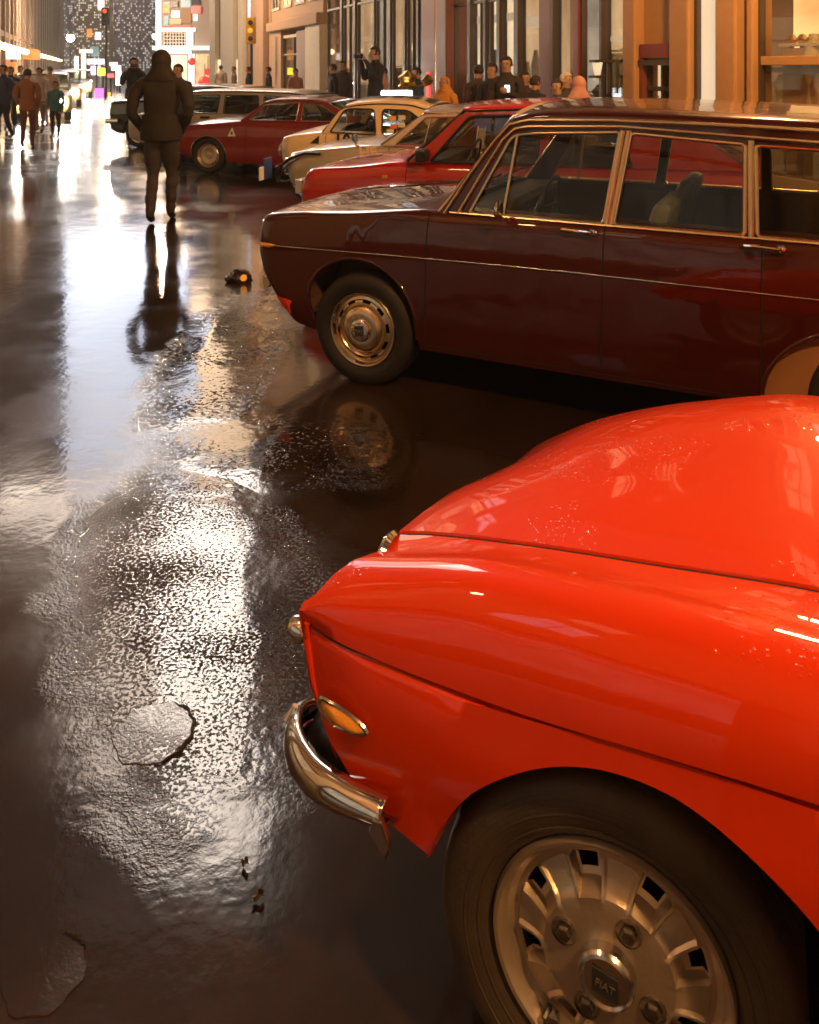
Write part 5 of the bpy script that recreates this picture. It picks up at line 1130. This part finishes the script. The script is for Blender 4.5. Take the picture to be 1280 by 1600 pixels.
# ---- oncoming cars with glaring headlamps
HL = glow('headlamp_beam', (1, .93, .82), 1300)
def copy_tree(o, parent=None):
    c = o.copy(); COL.objects.link(c)
    if parent is not None: c.parent = parent
    for ch in o.children: copy_tree(ch, c)
    return c
def oncoming():
    pm = paint('taxi_paint', (.30, .20, .06), .4, .6)
    c = Car('oncoming_car', 'oncoming pale car with glaring headlamps, the nearest in the glare', 'car', 0, 0, 201.9, 1.7, 4.2, [(0, .3), (4.2, .3)], [(0, .70), (.1, .78), (1.2, .92), (4.2, .9)], [(0, .72), (.1, .82), (1.2, 1.0), (4.2, .92)], [(.8, .33, .32), (3.3, .33, .32)], pm=pm, group='oncoming cars at the far end of the street')
    c.body([('skip', lambda u, z, w: 1.3 < u < 3.7 and .14 < w < 1.56 and z > .87, None)]); bpy.data.objects.remove(c.parts.pop('skip'))
    c.cabin([(1.1, .92), (1.6, 1.38), (2.4, 1.45), (3.2, 1.40), (3.9, .92)], [rrect([(1.35, .95), (1.7, 1.33), (3.1, 1.35), (3.6, .95)], .05)], ((1.1, .94), (1.62, 1.38)), ((3.9, .94), (3.2, 1.4)), .92, .15, frame=BLACK)
    for wy in (.28, 1.42): MB().lathe([(.11, 0), (.08, -.03), (.001, -.04)], 16, 'x', (-.02, wy, .64)).build('headlamp', HL, c.root)
    for u in (.8, 3.3):
        for wy, sd in ((.03, 1), (1.67, -1)): wheel(c.root, u, wy, .31, .31, .2, .17, 'holes', sd, detail=False)
    return c.root
oc = oncoming()
for k, (x, Y, lab) in enumerate(((112, 24.5, None), (128, 33, 'oncoming car with glaring headlamps, second in the glare behind the nearest'), (146, 43, 'oncoming car with glaring headlamps, farthest along the street'))):
    r = oc if k == 0 else copy_tree(oc); X = (x - 640) / 1280 * Y; r.location = (X, Y, 0)
    if lab: r['label'] = lab

# ================================================================== people
def person(name_label, x, y, h, face, pose='stand', coat=(.03, .025, .02), legs=(.04, .035, .04), skin=(.42, .24, .16), hair=(.03, .02, .015), hood=False, group=None, shoe=(.015, .012, .01), prop=None, lean=0.0, bulk=1.0, skirt=False):
    """one continuous skinned body at height h; local +y is the way the person faces"""
    me = bpy.data.meshes.new('person'); V = []; E = []; Rr = []
    def a(p, r, par=None):
        V.append(Vector(p) * h); Rr.append((r * h, r * h) if not isinstance(r, tuple) else (r[0] * h, r[1] * h))
        if par is not None: E.append((par, len(V) - 1))
        return len(V) - 1
    B = bulk
    pel = a((0, 0, .525), (.082 * B, .062 * B)); ab = a((0, .004, .60), (.080 * B, .060 * B), pel); ch = a((0, .002, .71), (.098 * B, .068 * B), ab); up = a((0, -.004, .785), (.082 * B, .055 * B), ch)
    nk = a((0, .0, .845), .033, up); hd0 = a((0, .010, .885), (.038, .046), nk); hd1 = a((0, .012, .93), (.046, .056), hd0); hd2 = a((0, .008, .972), (.036, .044), hd1)
    if pose == 'walk': L = [((-.047, .0, .50), (-.046, .0, .275), (-.040, -.105, .055), (-.040, -.045, .022)), ((.050, .0, .50), (.048, .050, .285), (.042, .045, .045), (.044, .115, .018))]
    elif pose == 'wide': L = [((-.052, .0, .50), (-.085, .02, .28), (-.10, .0, .045), (-.11, .07, .018)), ((.055, .0, .50), (.085, .01, .28), (.10, -.02, .045), (.11, .05, .018))]
    else: L = [((-.050, .0, .50), (-.056, .012, .28), (-.058, .0, .045), (-.066, .07, .018)), ((.052, .0, .50), (.058, .006, .28), (.060, -.01, .045), (.070, .06, .018))]
    for (hp, kn, an, to) in L:
        i = a(hp, .058 * B, pel); i2 = a([(hp[q] + kn[q]) / 2 for q in range(3)], .051 * B, i); i = a(kn, .036, i2); i2 = a([(kn[q] * .6 + an[q] * .4) for q in range(3)], .037, i); i = a(an, .025, i2); a(to, .022, i)
    if pose in ('pockets', 'walk'): A = [((-.118 * B, 0, .785), (-.146 * B, -.035, .640), (-.105 * B, .040, .535)), ((.118 * B, 0, .785), (.146 * B, -.035, .640), (.105 * B, .040, .535))]
    elif pose == 'camera': A = [((-.115, 0, .785), (-.145, .05, .66), (-.045, .14, .86)), ((.115, 0, .785), (.145, .05, .66), (.045, .14, .86))]
    elif pose == 'phone': A = [((-.115, 0, .785), (-.135, .02, .64), (-.04, .13, .70)), ((.115, 0, .785), (.14, .0, .63), (.12, .04, .50))]
    else: A = [((-.115, 0, .785), (-.135, -.01, .64), (-.135, .03, .495)), ((.115, 0, .785), (.135, -.015, .64), (.13, .025, .495))]
    hands = []
    for (sh, el, wr) in A:
        i0 = a([sh[0] * .55, sh[1], sh[2] + .006], .042 * B, up); i = a(sh, .040 * B, i0); i = a(el, .031 * B, i); i = a(wr, .021, i)
        d = (Vector(wr) - Vector(el)).normalized(); p = Vector(wr) + d * .038; j = a(p, (.018, .012), i); hands.append((Vector(wr), p))
        if pose not in ('pockets', 'walk'):
            sd = d.cross(Vector((0, 1, .2))).normalized()
            for q, ln in ((-.012, .030), (-.004, .036), (.004, .034), (.012, .026)): a(p + sd * q + d * ln, .0046, j)
            a(p + sd * (-.022 if sh[0] < 0 else .022) + d * .006, .0052, j)
    me.from_pydata(V, E, []); me.update(); o = bpy.data.objects.new('person', me); COL.objects.link(o)
    sk = o.modifiers.new('s', 'SKIN'); sk.use_smooth_shade = True
    for i, v in enumerate(me.skin_vertices[0].data): v.radius = Rr[i]; v.use_root = (i == 0)
    ss = o.modifiers.new('b', 'SUBSURF'); ss.levels = ss.render_levels = 2
    dg = bpy.context.evaluated_depsgraph_get(); m2 = bpy.data.meshes.new_from_object(o.evaluated_get(dg)); bpy.data.objects.remove(o); bpy.data.meshes.remove(me)
    ck = 'cloth_%.3f_%.3f_%.3f' % coat; lk = 'cloth_%.3f_%.3f_%.3f' % legs
    mats = [mat(ck, coat, .8, bump=.4, bscale=14, vary=.25), mat(lk, legs, .8, bump=.3, bscale=20), mat('skin_%.2f' % skin[0], skin, .5), mat('shoe_%.3f' % shoe[0], shoe, .4)]
    o = link('person', m2, mats); rnd = random.Random(int(x * 100)); ofs = rnd.uniform(0, 50)
    # cloth folds on coat and trousers
    from mathutils import noise as NZ
    for v in m2.vertices:
        z = v.co.z / h
        if .06 < z < .83:
            nrm = v.normal; f = NZ.noise(Vector((v.co.x * 9 + ofs, v.co.y * 9, v.co.z * 16))) * .016 + NZ.noise(Vector((v.co.x * 22, v.co.y * 22 + ofs, v.co.z * 30))) * .004
            if z > .5 and abs(v.co.x) < .12 * h: f += .006
            if skirt and .47 < z < .60: f += .012
            v.co += nrm * f
    for p in m2.polygons:
        c = p.center; z = c.z / h; p.use_smooth = True; k = 0
        if z > .862: k = 2
        elif z < .05: k = 3
        elif z < .50 and abs(c.x) < .115 * h and not (skirt and z > .42): k = 1
        for w, q in hands:
            if (c / h - q).length < .030 or ((c / h - q).length < .062 and (q - w).normalized().dot(c / h - q) > 0): k = 2 if pose not in ('pockets', 'walk') else 0
        p.material_index = k
    # jacket hem, face and hair
    hm = MB(); K = 20; ring = lambda z, rx, ry: [(rx * h * math.cos(2 * math.pi * i / K), ry * h * math.sin(2 * math.pi * i / K) + .002 * h, z * h) for i in range(K)]
    rings = [ring(.62, .094 * B, .072 * B), ring(.56, .100 * B, .080 * B), ring(.50, .106 * B, .084 * B), ring(.475, .102 * B, .082 * B)]
    v = [p for r_ in rings for p in r_]; f = [(j * K + i, j * K + (i + 1) % K, (j + 1) * K + (i + 1) % K, (j + 1) * K + i) for j in range(3) for i in range(K)]
    j = hm.add(v, f).build('jacket_hem', mats[0], o, smooth=True, sharp=80)
    def cap(r0, col, nm, z0, back):
        v = []; f = []; A_, B_ = 14, 20
        for i in range(A_ + 1):
            th = math.pi * .98 * i / A_
            for k in range(B_):
                ph = 2 * math.pi * k / B_; d = Vector((math.sin(th) * math.cos(ph), math.sin(th) * math.sin(ph), math.cos(th)))
                v.append((d.x * r0[0] * h, (.010 - back + d.y * r0[1]) * h, (z0 + d.z * r0[2]) * h))
        fs = []
        for i in range(A_):
            for k in range(B_):
                q = (i * B_ + k, i * B_ + (k + 1) % B_, (i + 1) * B_ + (k + 1) % B_, (i + 1) * B_ + k)
                c = sum((Vector(v[t]) for t in q), Vector()) / 4
                if c.y > .030 * h and c.z < (z0 + r0[2] * .45) * h: continue
                if nm == 'hair' and c.z < (z0 - r0[2] * .55) * h: continue
                fs.append(q)
        b = MB().add(v, fs).build(nm, mat('%s_%.3f' % (nm, col[0]), col, .75, bump=.4, bscale=50), o, smooth=True, sharp=80); s_ = b.modifiers.new('t', 'SOLIDIFY'); s_.thickness = .006 * h
    if hood:
        cap((.056, .066, .068), coat, 'hood', .928, .006)
        MB().tube([(.062 * h * math.cos(t), (.0 + .056 * math.sin(t)) * h, (.852 + .006 * math.cos(t * 2)) * h) for t in [2 * math.pi * i / 20 for i in range(21)]], .011 * h, 8, caps=False).build('hood_collar', mats[0], o, smooth=True)
        K2 = 24; dr = []
        for zz_, rx_, ry_, yy in ((.915, .054, .058, .0), (.885, .056, .060, -.002), (.860, .070, .062, -.004), (.835, .092, .062, -.006), (.815, .105, .058, -.006)):
            dr += [(rx_ * h * math.cos(2 * math.pi * i / K2), (yy + ry_ * math.sin(2 * math.pi * i / K2)) * h, (zz_ + .004 * math.sin(i * 1.9)) * h) for i in range(K2)]
        MB().add(dr, [(j * K2 + i, j * K2 + (i + 1) % K2, (j + 1) * K2 + (i + 1) % K2, (j + 1) * K2 + i) for j in range(4) for i in range(K2)]).build('hood_drape', mats[0], o, smooth=True, sharp=80)
    else: cap((.049, .060, .056), hair, 'hair', .938, .004)
    # face
    FD = mat('eye_dark', (.01, .008, .008), .3)
    MB().poly([(-.006 * h, .060 * h, .925 * h), (.006 * h, .060 * h, .925 * h), (.009 * h, .062 * h, .905 * h), (0, .075 * h, .903 * h), (-.009 * h, .062 * h, .905 * h)], .004 * h, (0, 1, 0)).build('nose', mats[2], o, smooth=True)
    for sx in (-1, 1):
        MB().lathe([(.006 * h, 0), (.004 * h, .003 * h), (.0005, .004 * h)], 10, 'y', (sx * .018 * h, .062 * h, .930 * h)).build('eye', FD, o)
        if not hood: MB().tube([(sx * .047 * h, .006 * h, .935 * h), (sx * .053 * h, .0, .925 * h), (sx * .047 * h, .008 * h, .908 * h)], .006 * h, 6).build('ear', mats[2], o, smooth=True)
    MB().tube([(-.014 * h, .061 * h, .893 * h), (0, .065 * h, .892 * h), (.014 * h, .061 * h, .893 * h)], .0035 * h, 6).build('mouth', mat('lip', (.30, .10, .08), .5), o, smooth=True)
    if prop == 'camera':
        MB().box(-.045 * h, .045 * h, .155 * h, .19 * h, .87 * h, .92 * h).build('camera_in_hands', BLACK, o, bevel=.01); MB().lathe([(.02 * h, 0), (.022 * h, .05 * h), (.001, .05 * h)], 12, 'y', (0, .19 * h, .893 * h)).build('lens', BLACK, o)
    if prop == 'phone': MB().box(-.06 * h, -.02 * h, .155 * h, .16 * h, .70 * h, .755 * h).build('phone', glow('phone_screen', (.8, .9, 1), 6), o)
    o.location = (x, y, -.014); o.rotation_euler = (lean, 0, R(face)); tag(o, name_label, 'person', group); return o
def pp(x, Y): return (x - 640) / 1280 * Y
person('pedestrian seen from behind in dark hooded jacket, hands in pockets, on the wet road', pp(252, 8.95), 8.95, 1.90, 4, 'walk', (.022, .015, .011), (.040, .030, .030), hood=True, bulk=1.14)
person('person in black jacket raising a camera, just left of the hooded pedestrian', pp(209, 19.0), 19.0, 1.92, 200, 'camera', (.02, .018, .018), (.02, .018, .02), prop='camera')
person('person in dark coat with lit face, half hidden behind the hooded pedestrian', pp(279, 14.4), 14.4, 1.76, 170, 'phone', (.03, .03, .035), (.02, .02, .025), skin=(.55, .30, .18))
GR = 'people standing on the footway by the shops'
def walkp(px, P, h, lab, coat, legs=(.03, .028, .03), face=200, pose='stand', **k):
    t = TT(px, P); x, y, _ = SP(t, P)
    if face == 200: face = (60, 110, 150, 215, 250, 300, 20)[int(px * 7 + h * 100) % 7]
    o = person(lab, x, y, h, face, pose, coat, legs, group=GR, **k); o.location.z = .128 if P > 4.4 else 0; return o
walkp(748, 5.6, 1.60, 'person in dark brown coat, left one of the group before the lit shop glass', (.05, .03, .02)); walkp(770, 5.5, 1.62, 'person in black coat in the middle of the group before the lit shop glass', (.02, .015, .013), face=150)
walkp(792, 5.6, 1.72, 'tallest person of the group before the lit shop glass, in dark shining jacket', (.035, .022, .018), face=160, pose='phone', prop='phone'); walkp(819, 5.9, 1.50, 'person in brown jacket beside the red brown post', (.07, .035, .02)); walkp(836, 5.6, 1.45, 'short person in dark striped jacket beside the red brown post', (.03, .03, .03))
walkp(871, 5.4, 1.42, 'short person in blue jacket near the silver haired one', (.03, .06, .16)); walkp(884, 5.7, 1.50, 'person with pale hair beside the one in blue', (.05, .035, .03), hair=(.6, .55, .45)); walkp(905, 5.3, 1.46, 'person in pink hooded top right of the one in blue', (.50, .24, .20), hood=True)
walkp(695, 5.0, 1.42, 'person in orange coat before the oxblood pier', (.62, .26, .04), hood=True); walkp(587, 5.2, 1.95, 'tall man in black with a camera before the dark glass front', (.015, .013, .012), pose='camera', prop='camera', face=120)
walkp(521, 5.2, 1.62, 'person in long black coat near the pale corner pilaster', (.012, .011, .011), skirt=True); walkp(536, 5.8, 1.70, 'person in grey coat behind the one in long black', (.05, .045, .04)); walkp(600, 5.8, 1.55, 'person in pale pink shirt beside the tall man with camera', (.55, .30, .22)); walkp(652, 5.6, 1.55, 'person in black coat left of the oxblood pier', (.02, .02, .02))
walkp(389, 4.6, 1.55, 'person with dark red hair and glowing face behind the roof of the pale estate', (.02, .02, .02), hair=(.12, .02, .01), skin=(.75, .30, .20)); walkp(462, 5.6, 1.50, 'person in dusty pink top near the brown door', (.42, .20, .16)); walkp(420, 5.0, 1.55, 'person in dark coat left of the one in dusty pink', (.03, .025, .02)); walkp(345, 5.0, 1.60, 'person in pale coat near the pilastered building', (.4, .32, .26)); walkp(366, 5.2, 1.55, 'person in brown coat near the pilastered building', (.14, .08, .05))
GL2 = 'people crossing in the glare on the left'
for px_, Y, h, lab, coat, legs, pose, face in ((6, 19, 1.75, 'person in navy coat at the left edge of the street', (.03, .035, .09), (.02, .02, .02), 'walk', 160), (17, 22, 1.7, 'person in black walking behind the one in navy', (.015, .015, .02), (.015, .015, .02), 'stand', 190), (43, 17, 1.66, 'person in rusty brown coat nearest in the left group', (.25, .10, .05), (.12, .05, .03), 'walk', 10), (62, 21, 1.68, 'person in pale grey coat on the left', (.45, .40, .38), (.2, .15, .14), 'stand', 170), (78, 24, 1.7, 'person in beige coat farther back on the left', (.40, .28, .20), (.15, .08, .06), 'stand', 10), (87, 19.5, 1.35, 'short person with a teal top in the left glare', (.05, .16, .17), (.03, .02, .02), 'stand', 180), (32, 27, 1.72, 'person in tan coat in the middle of the left group, far back', (.33, .20, .12), (.1, .06, .05), 'stand', 180)):
    person(lab, pp(px_, Y), Y, h, face, pose, coat, legs, group=GL2)

# ================================================================== small things
PATCHM = asphalt(.22); SMOOTHM = asphalt(.02)
def cover(x, y, r, label, tilt=0, a0=-70, a1=75):
    o = empty('valve_cover', (x, y, .004), R(tilt), label, 'cover', 'round utility covers in the road')
    rnd = random.Random(int(r * 1e4)); n = 44; rim = [(r * (1 + .05 * math.sin(k * .9) + rnd.uniform(-.03, .03))) for k in range(n)]
    v = [(0, 0, -.0015)] + [(rim[k] * .985 * math.cos(2 * math.pi * k / n), rim[k] * .985 * math.sin(2 * math.pi * k / n), -.0015) for k in range(n)] + [(rim[k] * math.cos(2 * math.pi * k / n), rim[k] * math.sin(2 * math.pi * k / n), -.0038) for k in range(n)]
    MB().add(v, [(0, 1 + k, 1 + (k + 1) % n) for k in range(n)] + [(1 + k, 1 + n + k, 1 + n + (k + 1) % n, 1 + (k + 1) % n) for k in range(n)]).build('lid', PATCHM if y > 1.8 else SMOOTHM, o)
    arc = []; w1 = []
    for k in range(26):
        t = R(a0 + (a1 - a0) * k / 25); q = 1.02 + .035 * math.sin(k * 1.3) + rnd.uniform(-.012, .012); arc.append((r * q * math.cos(t), r * q * math.sin(t), -.001)); w1.append(.0012 + .0045 * math.sin(math.pi * k / 25) * rnd.uniform(.5, 1.1))
    MB().tube(arc, w1, 6).build('cracked_edge', DARK, o)
cover(pp(238, 2.08), 2.085, .098, 'round patched cover shining in the wet gravel, cracked along its right edge'); cover(pp(70, 1.53), 1.53, .072, 'dark round patch sunk in the smooth road at the lower left corner', 60, -20, 30)
# crack in the tar by the cover, drawn as a thin sunken sliver
def leaf(x, y, r, col, label, rz):
    v = [(r * math.cos(t) * (1 if k % 2 else .72), r * .62 * math.sin(t), .004 + .012 * abs(math.sin(t * 1.5))) for k, t in enumerate([2 * math.pi * i / 14 for i in range(14)])]
    o = MB().add([(0, 0, .012)] + v, [(0, 1 + i, 1 + (i + 1) % 14) for i in range(14)]).build('wet_leaf', mat('leaf_%.2f' % col[0], col, .3, coat=.6)); o.location = (x, y, .002); o.rotation_euler = (0, 0, rz); tag(o, label, 'leaf', 'wet fallen leaves'); return o
leaf(pp(402, 1.66), 1.665, .015, (.05, .03, .015), 'dark wet leaf, larger of two near the bottom of the road', .5); leaf(pp(382, 1.73), 1.735, .012, (.06, .035, .02), 'dark wet leaf just above the larger one', 2.1)
X, Y = pp(369, 6.3), 6.45
o = empty('road_marker', (X, Y, 0), R(20), 'small dark glossy lump with an amber lens in the puddle before the maroon estate', 'reflector')
rnd = random.Random(5); bmk = bmesh.new(); bmesh.ops.create_icosphere(bmk, subdivisions=3, radius=.075)
for v_ in bmk.verts:
    k_ = 1 + .35 * math.sin(v_.co.x * 60 + v_.co.z * 44) * math.cos(v_.co.y * 52); v_.co = Vector((v_.co.x * k_ * 1.25, v_.co.y * k_, max(0, v_.co.z * k_ * .8 + .03)))
me = bpy.data.meshes.new('marker_block'); bmk.to_mesh(me); bmk.free(); me.polygons.foreach_set('use_smooth', [True] * len(me.polygons)); link('marker_block', me, mat('wet_dark_plastic', (.02, .013, .008), .12, coat=.8), o)
MB().lathe([(.001, -.012), (.022, -.006), (.026, .004), (.001, .008)], 14, 'y', (.015, -.085, .045)).build('marker_lens', glow('amber_glint', (1, .32, .02), 1.0), o, smooth=True)  # lens gives off its own glow to imitate a caught glint
o = empty('work_light', SP(TT(620, 4.9), 4.9, 0), 0, 'glaring white work light on a thin stand beyond the cream saloon', 'lamp'); MB().tube([(0, 0, 0), (0, 0, 1.02)], .02, 6).build('stand', BLACK, o); MB().box(-.26, .26, -.05, .05, 1.02, 1.28).build('light_panel', glow('work_light_white', (.9, .95, 1), 18), o, bevel=.02)
o = empty('music_stand', SP(TT(637, 5.2), 5.2, 0), R(10), 'gilded brass frame glinting on a dark stand before the glass front', 'display'); MB().tube([(0, 0, 0), (0, 0, 1.3)], .03, 6).build('stand', BLACK, o)
MB().lathe([(.10, 0), (.16, .05), (.12, .12), (.18, .2), (.05, .3), (.001, .32)], 12, 'z', (0, 0, 1.3)).build('brass_bowl', GOLD, o, smooth=True); MB().lathe([(.04, 0), (.12, .1), (.02, .2)], 10, 'z', (.35, 0, 1.35)).build('brass_cup', GOLD, o, smooth=True); MB().tube([(0, 0, 1.32), (.35, 0, 1.36)], .02, 6).build('bar', GOLD, o)
bpy.context.view_layer.update()

# ================================================================== wet night air
hz = MB().box(-130, 130, -58, 185, -1.0, 152).build('haze', None); tag(hz, 'thin wet night air', kind='stuff')
hm_ = bpy.data.materials.new('mist'); hm_.use_nodes = True; hn = hm_.node_tree; hn.nodes.clear()
ho = hn.nodes.new('ShaderNodeOutputMaterial'); hv = hn.nodes.new('ShaderNodeVolumePrincipled'); hv.inputs['Color'].default_value = (1, .95, .9, 1); hv.inputs['Density'].default_value = .0013; hv.inputs['Anisotropy'].default_value = .35
hn.links.new(hv.outputs[0], ho.inputs['Volume']); hz.data.materials.append(hm_)
